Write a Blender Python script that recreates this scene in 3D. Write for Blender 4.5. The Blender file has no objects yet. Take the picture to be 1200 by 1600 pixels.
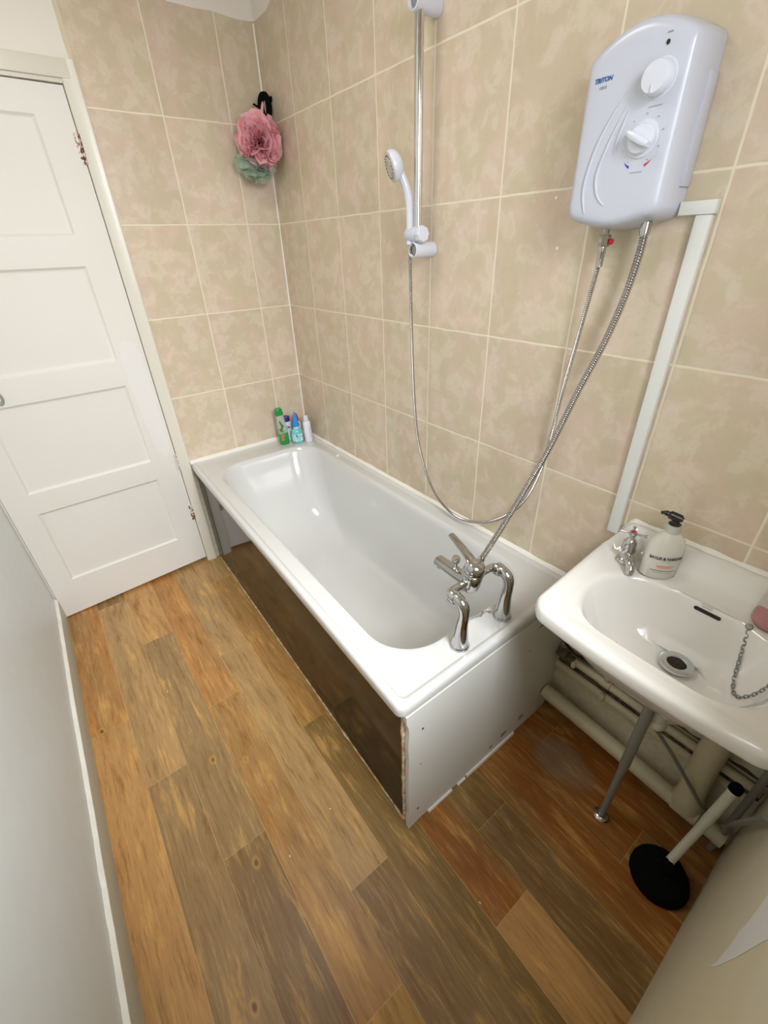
import bpy, bmesh, math, random
from mathutils import Vector, Matrix, noise
from mathutils.bvhtree import BVHTree
random.seed(7)
V = Vector
S = bpy.context.scene
COL = S.collection

# ---------------------------------------------------------------- camera
cam_d = bpy.data.cameras.new('camera'); cam = bpy.data.objects.new('camera', cam_d); COL.objects.link(cam)
cam.matrix_world = Matrix(((0.7939803, 0.3382735, -0.5051400, -1.06609),
                           (-0.6071412, 0.3985320, -0.6874241, -2.17086),
                           (-0.0312229, 0.8524924, 0.5218063, 1.47060), (0, 0, 0, 1)))
cam_d.sensor_fit = 'VERTICAL'; cam_d.sensor_height = 36; cam_d.lens = 15.3283; cam_d.clip_start = 0.01
S.camera = cam

# ---------------------------------------------------------------- world, lights, exposure
S.view_settings.view_transform = 'Standard'; S.view_settings.look = 'None'
S.view_settings.gamma = 1; S.view_settings.use_curve_mapping = False
S.view_settings.exposure = 0.10
w = bpy.data.worlds.new('sky'); S.world = w; w.use_nodes = True
w.node_tree.nodes['Background'].inputs[0].default_value = (0.75, 0.85, 1, 1)
w.node_tree.nodes['Background'].inputs[1].default_value = 1.0

def area(name, loc, rot, sx, sy, power, col):
    l = bpy.data.lights.new(name, 'AREA'); l.shape = 'RECTANGLE'; l.size = sx; l.size_y = sy
    l.energy = power; l.color = col
    o = bpy.data.objects.new(name, l); COL.objects.link(o); o.location = loc; o.rotation_euler = rot
    return o
# daylight through the window behind the camera, and an unseen fill light added under the ceiling
WX0, WX1, WZ0, WZ1 = -1.05, -0.40, 1.16, 2.16
wl = area('window_daylight', ((WX0 + WX1) / 2, -3.05, 2.20), (math.radians(90 - 36), 0, math.radians(10)), .90, .95, 60, (0.90, 0.955, 1.0))
wl.data.spread = math.radians(125)
area('window_skylight', ((WX0 + WX1) / 2, -2.47, 1.66), (math.radians(90 - 20), 0, 0), .60, .80, 5.5, (0.93, 0.97, 1.0))
area('ceiling_fill', (-0.85, -1.0, 2.375), (0, 0, 0), 0.40, 0.40, 5.5, (1.0, 0.97, 0.93))

# ---------------------------------------------------------------- geometry helpers
def rgb(r, g, b):
    f = lambda c: (c / 255 / 12.92) if c / 255 <= 0.04045 else ((c / 255 + 0.055) / 1.055) ** 2.4
    return (f(r), f(g), f(b), 1)

def box(bm, x0, x1, y0, y1, z0, z1, bev=0.0, seg=2, mi=0):
    t = bmesh.new()
    bmesh.ops.create_cube(t, size=1)
    for v in t.verts:
        v.co = V(((x0 + x1) / 2 + v.co.x * (x1 - x0), (y0 + y1) / 2 + v.co.y * (y1 - y0), (z0 + z1) / 2 + v.co.z * (z1 - z0)))
    if bev:
        bmesh.ops.bevel(t, geom=t.edges[:], offset=bev, segments=seg, profile=0.5, affect='EDGES')
    merge(bm, t, mi)

def merge(bm, t, mi=0, M=None):
    if M is not None:
        bmesh.ops.transform(t, matrix=M, verts=t.verts)
    mp = {}
    for v in t.verts: mp[v] = bm.verts.new(v.co)
    for f in t.faces:
        try:
            nf = bm.faces.new([mp[v] for v in f.verts]); nf.material_index = mi
        except ValueError: pass
    t.free()

def loft(bm, loops, cap0=True, cap1=True, closed=True, mi=0):
    rows = [[bm.verts.new(p) for p in L] for L in loops]
    n = len(rows[0])
    for a, b in zip(rows, rows[1:]):
        for i in range(n if closed else n - 1):
            j = (i + 1) % n
            f = bm.faces.new((a[i], a[j], b[j], b[i])); f.material_index = mi
    if cap0:
        bm.faces.new(rows[0][::-1]).material_index = mi
    if cap1:
        bm.faces.new(rows[-1]).material_index = mi

def catmull(keys, m):
    """interpolate between key items (lists of vectors) with Catmull-Rom, m steps a span"""
    out = []
    k = len(keys)
    for s in range(k - 1):
        a, b, c, d = keys[max(s - 1, 0)], keys[s], keys[s + 1], keys[min(s + 2, k - 1)]
        for q in range(m):
            t = q / m
            out.append([0.5 * ((2 * B) + (C_ - A) * t + (2 * A - 5 * B + 4 * C_ - D) * t * t + (-A + 3 * B - 3 * C_ + D) * t ** 3)
                        for A, B, C_, D in zip(a, b, c, d)])
    out.append(list(keys[-1]))
    return out

def path(pts, m=8):
    return [p[0] for p in catmull([[V(p)] for p in pts], m)]

def resample(pts, step):
    out = [pts[0].copy()]; acc = 0
    for a, b in zip(pts, pts[1:]):
        L = (b - a).length
        if L < 1e-9: continue
        d = step - acc
        while d <= L:
            out.append(a.lerp(b, d / L)); d += step
        acc = L - (d - step)
    return out

def tube(bm, pts, r, seg=12, cap=True, mi=0, flat=None):
    """r number or list; flat=(axis, factor) squashes"""
    n = len(pts); rr = r if isinstance(r, (list, tuple)) else [r] * n
    T = [(pts[min(i + 1, n - 1)] - pts[max(i - 1, 0)]).normalized() for i in range(n)]
    up = V((0, 0, 1)) if abs(T[0].z) < 0.9 else V((1, 0, 0))
    N = (up - T[0] * up.dot(T[0])).normalized()
    loops = []
    for i in range(n):
        N = (N - T[i] * N.dot(T[i])).normalized(); B = T[i].cross(N)
        loops.append([pts[i] + (N * math.cos(2 * math.pi * k / seg) + B * math.sin(2 * math.pi * k / seg)) * rr[i] for k in range(seg)])
    loft(bm, loops, cap, cap, mi=mi)

def frame(o, z, x=None):
    z = V(z).normalized(); x = V(x) if x else (V((1, 0, 0)) if abs(z.x) < 0.9 else V((0, 1, 0)))
    x = (x - z * x.dot(z)).normalized(); y = z.cross(x)
    return Matrix(((x.x, y.x, z.x, o[0]), (x.y, y.y, z.y, o[1]), (x.z, y.z, z.z, o[2]), (0, 0, 0, 1)))

def lathe(bm, prof, o=(0, 0, 0), axis=(0, 0, 1), seg=32, sx=1, sy=1, mi=0, x=None, cap0=True, cap1=True, wob=None):
    M = frame(o, axis, x)
    loops = [[M @ V((r * sx * math.cos(2 * math.pi * k / seg) * (wob(k / seg, r, z) if wob else 1),
                     r * sy * math.sin(2 * math.pi * k / seg) * (wob(k / seg, r, z) if wob else 1), z)) for k in range(seg)] for r, z in prof]
    loft(bm, loops, cap0, cap1, mi=mi)

def rr(x0, x1, y0, y1, r, z, nc=10, ns=14):
    """rounded rectangle loop, fixed point count, counter-clockwise"""
    L = []
    cs = [(x1 - r, y1 - r, 0), (x0 + r, y1 - r, 90), (x0 + r, y0 + r, 180), (x1 - r, y0 + r, 270)]
    for i, (cx, cy, a0) in enumerate(cs):
        for k in range(nc + 1):
            a = math.radians(a0 + 90 * k / nc); L.append(V((cx + r * math.cos(a), cy + r * math.sin(a), z)))
        nx, ny, na = cs[(i + 1) % 4]
        e = V((nx + r * math.cos(math.radians(na)), ny + r * math.sin(math.radians(na)), z)); s = L[-1]
        for k in range(1, ns): L.append(s.lerp(e, k / ns))
    return L

def seg_box(bm, a, b, w, t, up=(0, 0, 1), mi=0):
    """flat bar between two points"""
    a, b = V(a), V(b); M = frame(a, b - a, up); L = (b - a).length
    q = bmesh.new(); bmesh.ops.create_cube(q, size=1)
    for v in q.verts: v.co = V((v.co.x * w, v.co.y * t, (v.co.z + .5) * L))
    merge(bm, q, mi, M)

ORIG = {}
def obj(name, bm, mat, parent=None, origin=None, smooth=40, sub=0, solid=None):
    bmesh.ops.remove_doubles(bm, verts=bm.verts, dist=1e-6)
    bmesh.ops.recalc_face_normals(bm, faces=bm.faces)
    if parent is not None: o3 = ORIG[parent.name]
    elif origin is not None: o3 = V(origin)
    else:
        xs = [v.co for v in bm.verts]
        o3 = V(((min(p.x for p in xs) + max(p.x for p in xs)) / 2, (min(p.y for p in xs) + max(p.y for p in xs)) / 2, min(p.z for p in xs)))
    bmesh.ops.translate(bm, verts=bm.verts, vec=-o3)
    me = bpy.data.meshes.new(name)
    if smooth:
        for f in bm.faces: f.smooth = True
        c = math.radians(smooth)
        for e in bm.edges:
            if len(e.link_faces) == 2 and e.calc_face_angle(0) > c: e.smooth = False
    bm.to_mesh(me); bm.free()
    for m in (mat if isinstance(mat, (list, tuple)) else [mat]): me.materials.append(m)
    o = bpy.data.objects.new(name, me); COL.objects.link(o)
    if parent is not None: o.parent = parent
    else: o.location = o3
    ORIG[o.name] = o3
    if sub:
        md = o.modifiers.new('s', 'SUBSURF'); md.levels = sub; md.render_levels = sub
    return o

def thing(name, label, cat, loc, group=None):
    o = bpy.data.objects.new(name, None); COL.objects.link(o); o.location = loc; o.empty_display_size = .05
    ORIG[o.name] = V(loc); return tag(o, label, cat, group)
def tag(o, label, cat, group=None):
    o['label'] = label; o['category'] = cat
    if group: o['group'] = group
    return o
def struct(o):
    o['kind'] = 'structure'; return o
def plabel(o, s):
    o['label'] = s; return o

# ---------------------------------------------------------------- materials
def mat(name, col, rough=.5, metal=0, spec=.5, **k):
    m = bpy.data.materials.new(name); m.use_nodes = True; nt = m.node_tree; b = nt.nodes['Principled BSDF']
    b.inputs['Base Color'].default_value = col; b.inputs['Roughness'].default_value = rough
    b.inputs['Metallic'].default_value = metal; b.inputs['Specular IOR Level'].default_value = spec
    if k.get('coat'): b.inputs['Coat Weight'].default_value = k['coat']; b.inputs['Coat Roughness'].default_value = .05
    if k.get('trans'): b.inputs['Transmission Weight'].default_value = k['trans']
    if k.get('alpha') is not None: b.inputs['Alpha'].default_value = k['alpha']
    if k.get('sss'): b.inputs['Subsurface Weight'].default_value = k['sss']; b.inputs['Subsurface Scale'].default_value = .01
    col2 = k.get('col2')
    if col2 or k.get('bump'):
        tc = nt.nodes.new('ShaderNodeTexCoord'); nz = nt.nodes.new('ShaderNodeTexNoise')
        nz.inputs['Scale'].default_value = k.get('scale', 8); nz.inputs['Detail'].default_value = k.get('detail', 5)
        nt.links.new(tc.outputs['Object'], nz.inputs['Vector'])
        if col2:
            rp = nt.nodes.new('ShaderNodeValToRGB'); rp.color_ramp.elements[0].color = col; rp.color_ramp.elements[1].color = col2
            rp.color_ramp.elements[0].position = k.get('p0', .4); rp.color_ramp.elements[1].position = k.get('p1', .65)
            nt.links.new(nz.outputs[0], rp.inputs[0]); nt.links.new(rp.outputs[0], b.inputs['Base Color'])
        if k.get('bump'):
            bp = nt.nodes.new('ShaderNodeBump'); bp.inputs['Strength'].default_value = k['bump']; bp.inputs['Distance'].default_value = k.get('bdist', .002)
            nt.links.new(nz.outputs[0], bp.inputs['Height']); nt.links.new(bp.outputs[0], b.inputs['Normal'])
    return m

class NT:
    """tiny node-graph helper"""
    def __init__(s, m): s.nt = m.node_tree; s.b = s.nt.nodes['Principled BSDF']
    def n(s, t, **k):
        q = s.nt.nodes.new(t)
        for a, v in k.items():
            if hasattr(q, a): setattr(q, a, v)
        return q
    def link(s, a, b): s.nt.links.new(a, b)
    def put(s, v, sock):
        if isinstance(v, bpy.types.NodeSocket): s.link(v, sock)
        else: sock.default_value = v
    def math(s, op, a, b=0.0, c=None):
        q = s.n('ShaderNodeMath', operation=op); s.put(a, q.inputs[0]); s.put(b, q.inputs[1])
        if c is not None: s.put(c, q.inputs[2])
        return q.outputs[0]
    def vmath(s, op, a, b):
        q = s.n('ShaderNodeVectorMath', operation=op); s.put(a, q.inputs[0]); s.put(b, q.inputs[1]); return q.outputs[0]
    def mix(s, f, a, b, bt='MIX'):
        q = s.n('ShaderNodeMix', data_type='RGBA', blend_type=bt); s.put(f, q.inputs[0]); s.put(a, q.inputs[6]); s.put(b, q.inputs[7]); return q.outputs[2]
    def noise(s, vec, scale, detail=4, rough=.5, dist=0, dim='3D'):
        q = s.n('ShaderNodeTexNoise'); s.put(vec, q.inputs['Vector']); q.inputs['Scale'].default_value = scale
        q.inputs['Detail'].default_value = detail; q.inputs['Roughness'].default_value = rough; q.inputs['Distortion'].default_value = dist; return q.outputs[0]
    def ramp(s, v, stops):
        q = s.n('ShaderNodeValToRGB'); s.put(v, q.inputs[0]); e = q.color_ramp.elements
        while len(e) < len(stops): e.new(.5)
        for el, (p, c) in zip(e, stops): el.position = p; el.color = c if len(c) == 4 else (*c, 1)
        return q.outputs[0]
    def sstep(s, v, a, b):
        q = s.n('ShaderNodeMapRange'); q.interpolation_type = 'SMOOTHSTEP'; s.put(v, q.inputs[0]); q.inputs[1].default_value = a; q.inputs[2].default_value = b; return q.outputs[0]
    def bump(s, h, st, d): 
        q = s.n('ShaderNodeBump'); s.put(h, q.inputs['Height']); q.inputs['Strength'].default_value = st; q.inputs['Distance'].default_value = d
        s.link(q.outputs[0], s.b.inputs['Normal'])

TW, TH = 0.2560, 0.3333
def tile_mat(name, axis, off_u, off_z, umin=None):
    """beige travertine-look ceramic tiles; axis 0/1 = the horizontal wall axis"""
    m = mat(name, rgb(198, 180, 152), .26, spec=.45); g = NT(m)
    geo = g.n('ShaderNodeNewGeometry'); sp = g.n('ShaderNodeSeparateXYZ'); g.link(geo.outputs['Position'], sp.inputs[0])
    u = g.math('DIVIDE', g.math('SUBTRACT', sp.outputs[axis], off_u), TW); v = g.math('DIVIDE', g.math('SUBTRACT', sp.outputs[2], off_z), TH)
    wig = g.math('MULTIPLY', g.math('SUBTRACT', g.noise(geo.outputs['Position'], 14, 3), .5), .012)
    u2 = g.math('ADD', u, wig); v2 = g.math('ADD', v, wig)
    fu, fv = g.math('FRACT', u2), g.math('FRACT', v2)
    du = g.math('MULTIPLY', g.math('MINIMUM', fu, g.math('SUBTRACT', 1, fu)), TW)
    dv = g.math('MULTIPLY', g.math('MINIMUM', fv, g.math('SUBTRACT', 1, fv)), TH)
    d = g.math('MINIMUM', du, dv)
    gr = g.sstep(d, .0028, .0018)           # 1 on grout
    iu, iv = g.math('FLOOR', u2), g.math('FLOOR', v2)
    cell = g.n('ShaderNodeCombineXYZ'); g.link(iu, cell.inputs[0]); g.link(iv, cell.inputs[1])
    wn = g.n('ShaderNodeTexWhiteNoise'); g.link(cell.outputs[0], wn.inputs['Vector'])
    p = g.vmath('ADD', geo.outputs['Position'], g.vmath('MULTIPLY', wn.outputs['Color'], (7, 7, 7)))
    n1 = g.noise(p, 9, 2, .5, .2); n2 = g.noise(p, 17, 6, .60, .35); n3 = g.noise(p, 70, 3, .6, .3)
    base = g.ramp(n1, [(.38, rgb(207, 193, 165)), (.5, rgb(209, 191, 166)), (.62, rgb(216, 193, 174))])
    blot = g.ramp(n2, [(.49, (0, 0, 0)), (.56, (.7, .7, .7)), (.61, (1, 1, 1)), (.65, (.5, .5, .5)), (.72, (.7, .7, .7))])
    c = g.mix(g.math('MULTIPLY', blot, .40), base, rgb(231, 219, 203))
    dk = g.ramp(n2, [(.33, (1, 1, 1)), (.45, (0, 0, 0))])
    c = g.mix(g.math('MULTIPLY', dk, .30), c, rgb(198, 180, 150))
    c = g.mix(g.math('MULTIPLY', n3, .10), c, rgb(170, 150, 122))
    tone = g.math('MULTIPLY', g.math('SUBTRACT', wn.outputs['Value'], .5), .08)
    hs = g.n('ShaderNodeHueSaturation'); g.link(c, hs.inputs['Color']); g.link(g.math('ADD', 1, tone), hs.inputs['Value'])
    c = g.mix(gr, hs.outputs[0], rgb(232, 221, 197))
    g.link(c, g.b.inputs['Base Color'])
    g.link(g.math('ADD', .24, g.math('MULTIPLY', gr, .5)), g.b.inputs['Roughness'])
    g.bump(g.math('SUBTRACT', g.math('MULTIPLY', n2, .12), g.math('MULTIPLY', g.sstep(d, .0045, .002), .5)), .35, .0015)
    return m

M_tile_r = tile_mat('tiles_long_wall', 1, -0.2459, 0.8997)
M_tile_b = tile_mat('tiles_door_wall', 0, -0.1537, 0.8997)
M_white = mat('painted_wall_white', rgb(234, 226, 216), .55, bump=.12, scale=30, bdist=.003)
M_left = mat('painted_wall_grey_white', rgb(231, 238, 239), .42, bump=.10, scale=14, bdist=.004, col2=rgb(228, 233, 232), p0=.3, p1=.8)
M_cream = mat('painted_wall_cream', rgb(206, 196, 168), .55, bump=.25, scale=40, bdist=.004, col2=rgb(214, 207, 184))
M_patch = mat('fresh_white_paint', rgb(226, 224, 222), .5)
M_patch2 = mat('filler_paint', rgb(205, 196, 180), .6)
M_ceil = mat('ceiling_paint', rgb(226, 220, 205), .8)
M_door = mat('door_gloss_paint', rgb(226, 221, 213), .50, spec=.5, bump=.06, scale=18, bdist=.004)
M_door_patch = mat('door_new_paint', rgb(229, 225, 221), .42)
M_frame = mat('frame_gloss_paint', rgb(222, 216, 202), .3, bump=.12, scale=25, bdist=.004)
M_skirt = mat('skirting_paint', rgb(190, 186, 168), .45, bump=.2, scale=30, bdist=.004)
M_caulk = mat('caulk', rgb(238, 233, 222), .45, bump=.5, scale=60, bdist=.003)
M_enamel = mat('white_enamel', rgb(210, 209, 206), .13, spec=.55, coat=.6)
M_ceramic = mat('white_ceramic', rgb(229, 225, 219), .10, spec=.55, coat=.6)
M_board = mat('white_bath_board', rgb(220, 219, 213), .38, bump=.1, scale=12, bdist=.004)
M_brown = mat('dark_brown_gloss', rgb(24, 11, 5), .08, spec=.20, col2=rgb(32, 15, 7), scale=5)
M_raw = mat('raw_board_edge', rgb(176, 140, 96), .8, col2=rgb(220, 210, 190), scale=60)
M_plastic = mat('white_plastic', rgb(198, 200, 213), .24, spec=.5)
M_plastic2 = mat('white_trunking', rgb(226, 226, 222), .4)
M_knob = mat('white_knob', rgb(214, 216, 226), .2, spec=.5)
M_chrome = mat('chrome', (.54, .54, .54, 1), .09, 1)
M_chrome_d = mat('worn_chrome', (.30, .305, .28, 1), .42, .35, bump=.2, scale=50)
M_rail = mat('rail_chrome', (.72, .70, .70, 1), .10, 1)
M_hose = mat('hose_steel', (.52, .50, .49, 1), .20, 1)
M_dark = mat('dark_gap', rgb(30, 24, 18), .7)
M_gap_shade = mat('painted_gap_shade', rgb(58, 50, 34), .8, col2=rgb(104, 92, 66), scale=60)  # browns of the painted gap and shadow strips by the pipe
M_black = mat('black_rubber', rgb(9, 9, 10), .9, spec=.12)
M_pipe = mat('painted_pipe', rgb(206, 195, 164), .42, bump=.3, scale=45, bdist=.003)
M_pvc = mat('white_pvc', rgb(222, 219, 202), .35)
M_cork = mat('corroded_copper', rgb(70, 76, 58), .6, .3, col2=rgb(120, 100, 70), scale=70, bump=.6, bdist=.003)
M_rust = mat('rusty_hinge', rgb(120, 62, 34), .6, .4, col2=rgb(220, 214, 206), scale=90, p0=.45, p1=.55, bump=.4)
M_hinge = mat('painted_hinge', rgb(214, 208, 200), .35, col2=rgb(150, 110, 84), scale=110, p0=.58, p1=.66)
M_red = mat('red_plastic', rgb(190, 30, 50), .3)
M_blue_ink = mat('blue_ink', rgb(30, 86, 160), .5)
M_grey_ink = mat('grey_ink', rgb(150, 153, 166), .5)
M_dblue_ink = mat('deep_blue_ink', rgb(50, 60, 190), .5)
M_red_ink = mat('red_ink', rgb(205, 30, 60), .5)
M_black_ink = mat('black_ink', rgb(48, 48, 44), .6)
M_orange_ink = mat('orange_ink', rgb(232, 112, 72), .6)

# ---------------------------------------------------------------- floor: vinyl with printed planks
def floor_mat():
    m = mat('wood_vinyl', rgb(150, 100, 60), .33, spec=.42); g = NT(m)
    at = g.n('ShaderNodeAttribute'); at.attribute_name = 'plank'
    sd = g.n('ShaderNodeAttribute'); sd.attribute_name = 'seed'
    geo = g.n('ShaderNodeNewGeometry')
    off = g.vmath('MULTIPLY', sd.outputs['Color'], (9, 9, 9))
    p = g.vmath('ADD', geo.outputs['Position'], off)
    warp = g.n('ShaderNodeTexNoise'); g.link(g.vmath('MULTIPLY', p, (1, .5, 1)), warp.inputs['Vector']); warp.inputs['Scale'].default_value = 9; warp.inputs['Detail'].default_value = 3
    pw = g.vmath('ADD', p, g.vmath('MULTIPLY', g.vmath('SUBTRACT', warp.outputs['Color'], (.5, .5, .5)), (.022, .01, 0)))
    ps = g.vmath('MULTIPLY', pw, (1, .07, 1)); pm = g.vmath('MULTIPLY', pw, (1, .17, 1))
    grain = g.noise(ps, 110, 6, .72, 0); mid = g.noise(pm, 26, 5, .66, .3); big = g.noise(pm, 6, 3, .55, .2)
    c = at.outputs['Color']
    c = g.mix(g.math('MULTIPLY', g.sstep(big, .40, .62), .75), c, g.mix(.6, c, rgb(140, 116, 82)))
    c = g.mix(g.math('MULTIPLY', g.sstep(mid, .52, .72), .55), c, rgb(214, 170, 112))
    c = g.mix(g.math('MULTIPLY', g.sstep(mid, .47, .28), .62), c, rgb(112, 72, 34))
    c = g.mix(g.math('MULTIPLY', g.sstep(grain, .50, .66), .40), c, rgb(108, 72, 38))
    c = g.mix(g.math('MULTIPLY', g.sstep(grain, .48, .34), .26), c, rgb(214, 176, 122))
    # knots
    vo = g.n('ShaderNodeTexVoronoi'); g.link(g.vmath('MULTIPLY', pw, (1, .62, 1)), vo.inputs['Vector']); vo.inputs['Scale'].default_value = 6.5
    c = g.mix(g.math('MULTIPLY', g.sstep(vo.outputs['Distance'], .10, .05), .35), c, rgb(206, 162, 106))
    c = g.mix(g.math('MULTIPLY', g.sstep(vo.outputs['Distance'], .055, .02), .75), c, rgb(84, 52, 26))
    # seam lines printed at plank edges
    sp = g.n('ShaderNodeSeparateXYZ'); g.link(geo.outputs['Position'], sp.inputs[0])
    ed = g.n('ShaderNodeAttribute'); ed.attribute_name = 'edge'
    c = g.mix(g.math('MULTIPLY', g.sstep(ed.outputs['Fac'], .5, .9), .5), c, rgb(214, 180, 128))
    # greyish patch blended into the floor colour in front of the basin
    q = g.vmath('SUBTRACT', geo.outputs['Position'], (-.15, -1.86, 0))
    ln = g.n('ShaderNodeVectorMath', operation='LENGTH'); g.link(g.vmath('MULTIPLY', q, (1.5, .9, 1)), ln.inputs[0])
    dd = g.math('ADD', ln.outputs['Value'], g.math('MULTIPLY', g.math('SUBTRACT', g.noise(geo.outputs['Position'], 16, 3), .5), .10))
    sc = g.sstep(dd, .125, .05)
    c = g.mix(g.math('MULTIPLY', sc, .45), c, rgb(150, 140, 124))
    hs = g.n('ShaderNodeHueSaturation'); g.link(c, hs.inputs['Color']); hs.inputs['Saturation'].default_value = 1.12; hs.inputs['Value'].default_value = 1.16; c = hs.outputs[0]
    g.link(c, g.b.inputs['Base Color'])
    g.link(g.math('ADD', .30, g.math('MULTIPLY', mid, .12)), g.b.inputs['Roughness'])
    g.bump(grain, .12, .0008)
    return m
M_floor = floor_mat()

XB = [-1.400, -1.262, -1.138, -1.012, -.890, -.767, -.643, -.520, -.395, -.270, -.145, .0]
JY = [-.79, -1.095, -.437, -.93, -.715, -.217, -1.0, -.827, -.52, -1.12, -.78]
TONE = {  # (column, piece from the door wall) -> colour
    'o': rgb(170, 124, 82), 'l': rgb(180, 140, 98), 't': rgb(170, 138, 100), 'g': rgb(144, 118, 86), 'b': rgb(164, 124, 82),
    'd': rgb(122, 96, 66), 'r': rgb(142, 92, 56), 'v': rgb(120, 96, 60), 'y': rgb(176, 134, 74)}
TN = {0: 'olo', 1: 'btt', 2: 'lgd', 3: 'oby', 4: 'ttd', 5: 'tbv', 6: 'grl', 7: 'rvd', 8: 'brr', 9: 'rrr', 10: 'brr'}
bm = bmesh.new(); cl = bm.loops.layers.float_color.new('plank'); sl = bm.loops.layers.float_color.new('seed'); el = bm.loops.layers.float_color.new('edge')
for c in range(11):
    ys = [0.06]; y = JY[c]
    if y < -1.003 + .06: pass
    while y > -2.31: ys.append(y); y -= 1.005
    ys.append(-2.31)
    if c == 1: ys = [.06, -.065, -1.095, -2.10, -2.31]
    off = 0
    names = TN[c] + 'bt'
    if c == 1: names = 'd' + 'tgt'
    for k in range(len(ys) - 1):
        y1, y0 = ys[k], ys[k + 1]; x0, x1 = XB[c], XB[c + 1]
        e = .0011; seed = (random.random(), random.random(), random.random(), 1); tone = TONE[names[k]]
        gx = [x0, x0 + e, x1 - e, x1]; gy = [y0, y0 + e, y1 - e, y1]
        G = [[bm.verts.new((a, b, 0)) for b in gy] for a in gx]
        for i in range(3):
            for j in range(3):
                f = bm.faces.new((G[i][j], G[i + 1][j], G[i + 1][j + 1], G[i][j + 1]))
                edge = 0 if (i == 1 and j == 1) else 1
                light = edge and (i == 0 or (j == 2 and k > 0))
                for L in f.loops: L[cl] = tone; L[sl] = seed; L[el] = ((1, 1, 1, 1) if light else (0, 0, 0, 1))
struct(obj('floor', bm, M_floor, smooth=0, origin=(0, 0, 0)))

# ---------------------------------------------------------------- room shell
YE = -2.285   # window wall
XL = -1.397   # left wall
HC = 2.40
DX0, DX1, DZ = -1.392, -0.707, 1.952
TT = 2.205   # top of the tiling

def wavy(n, a, b, z, amp, seed, axis, other):
    L = []
    for i in range(n + 1):
        t = a + (b - a) * i / n
        zz = z + amp * noise.noise(V((t * 4 + seed, seed, 0))) + amp * .4 * noise.noise(V((t * 17, seed, 3)))
        L.append((t, zz))
    return L
# long tiled wall (right): tiles z .57-2.2, cream plaster below beside the basin, paint above
def strip(bm, pa, pb, fn, mi):
    A = [bm.verts.new(fn(*p)) for p in pa]; B = [bm.verts.new(fn(*p)) for p in pb]
    for i in range(len(A) - 1):
        bm.faces.new((A[i], A[i + 1], B[i + 1], B[i])).material_index = mi
bm = bmesh.new()
# a solid slab with three finishes on its room face
fr = lambda t, z: V((0, t, z))
n = 60
top = wavy(n, 0, YE, 2.203, .004, 4.2, 1, 0); top[0] = (0, 2.205)
top = [(t, z + .35 * max(0, min(1, (-t - .14) / .3))) for t, z in top]; top = [(t, min(z, HC - .01)) for t, z in top]
low = [(t, .50 if t > -1.75 else .70) for t, _ in top]
strip(bm, low, top, fr, 0)
strip(bm, top, [(t, HC) for t, _ in top], fr, 1)
strip(bm, [(t, 0) for t, _ in top], low, fr, 2)
box(bm, .0005, .12, YE - .2, .12, -.1, HC + .1, mi=1)
wr = struct(obj('wall_right', bm, [M_tile_r, M_white, M_cream], smooth=0, origin=(0, -1.1, 0)))

# door wall (back)
bm = bmesh.new(); fb = lambda t, z: V((t, 0, z))
top = [(-.655 * i / 40, 2.204 + .007 * noise.noise(V((-.655 * i / 40 * 9, 2, 1)))) for i in range(41)]; top[0] = (0, 2.207)
top = [(t, z + (.25 * max(0, -t - .31))) for t, z in top]
strip(bm, [(t, .50) for t, _ in top], top, fb, 0)
strip(bm, top, [(t, HC) for t, _ in top], fb, 1)
strip(bm, [(t, 0) for t, _ in top], [(t, .50) for t, _ in top], fb, 2)
edge = [(z, -.655 - .010 - .006 * noise.noise(V((z * 9, 4, 0))) - .012 * max(0, (z - 2.02) / .3)) for z in [2.0 + .02 * i for i in range(21)]]
strip(bm, [(-.655, z) for z, _ in edge], [(x, z) for z, x in edge], fb, 3)
strip(bm, [(x, z) for z, x in edge], [(-1.5, z) for z, x in edge], fb, 1)
for x0, x1, z0, z1 in ((-1.5, DX0, 0, 2.0), (DX1, -.655, 0, 2.0), (DX0, DX1, DZ + .004, 2.0)):
    strip(bm, [(x0, z0), (x1, z0)], [(x0, z1), (x1, z1)], fb, 1)
box(bm, DX1, .1, .0005, .12, -.1, HC + .1, mi=1); box(bm, -1.55, DX0, .0005, .12, -.1, HC + .1, mi=1); box(bm, DX0, DX1, .0005, .12, DZ, HC + .1, mi=1)
M_band = mat('cream_grout_band', rgb(214, 200, 172), .6, bump=.4, scale=50, bdist=.003)
struct(obj('wall_back', bm, [M_tile_b, M_white, M_cream, M_band], smooth=0, origin=(-.7, 0, 0)))

# left wall
bm = bmesh.new(); box(bm, XL - .12, XL, YE - .2, .12, -.1, HC + .1)
struct(obj('wall_left', bm, M_left, smooth=0))
# window wall behind the camera with its opening
bm = bmesh.new()
box(bm, XL, 0, YE - .22, YE, -.1, WZ0); box(bm, XL, 0, YE - .22, YE, WZ1, HC + .1)
box(bm, XL, WX0, YE - .22, YE, WZ0, WZ1); box(bm, WX1, 0, YE - .22, YE, WZ0, WZ1)
def poly(bm, pts, th, mi):
    a = [bm.verts.new(V((x, YE + .0002, z))) for x, z in pts]; b = [bm.verts.new(V((x, YE + th, z))) for x, z in pts]
    bm.faces.new(b).material_index = mi
    for i in range(len(a)):
        j = (i + 1) % len(a); bm.faces.new((a[i], a[j], b[j], b[i])).material_index = mi
poly(bm, [(-.600, .572), (-.604, .600), (-.597, .622), (-.585, .648), (-.575, .655), (-.566, .690), (-.548, .716), (-.50, .78), (-.43, .84), (-.40, .93), (-.62, .95), (-.655, .84), (-.645, .79), (-.632, .70), (-.615, .62)], .0006, 1)
struct(obj('wall_front', bm, [mat('window_wall_paint', rgb(206, 196, 166), .6, col2=rgb(210, 202, 182), scale=3, bump=.1, bdist=.004), M_patch], smooth=0))
bm = bmesh.new()
fw = .05
yw = -2.42
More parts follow.
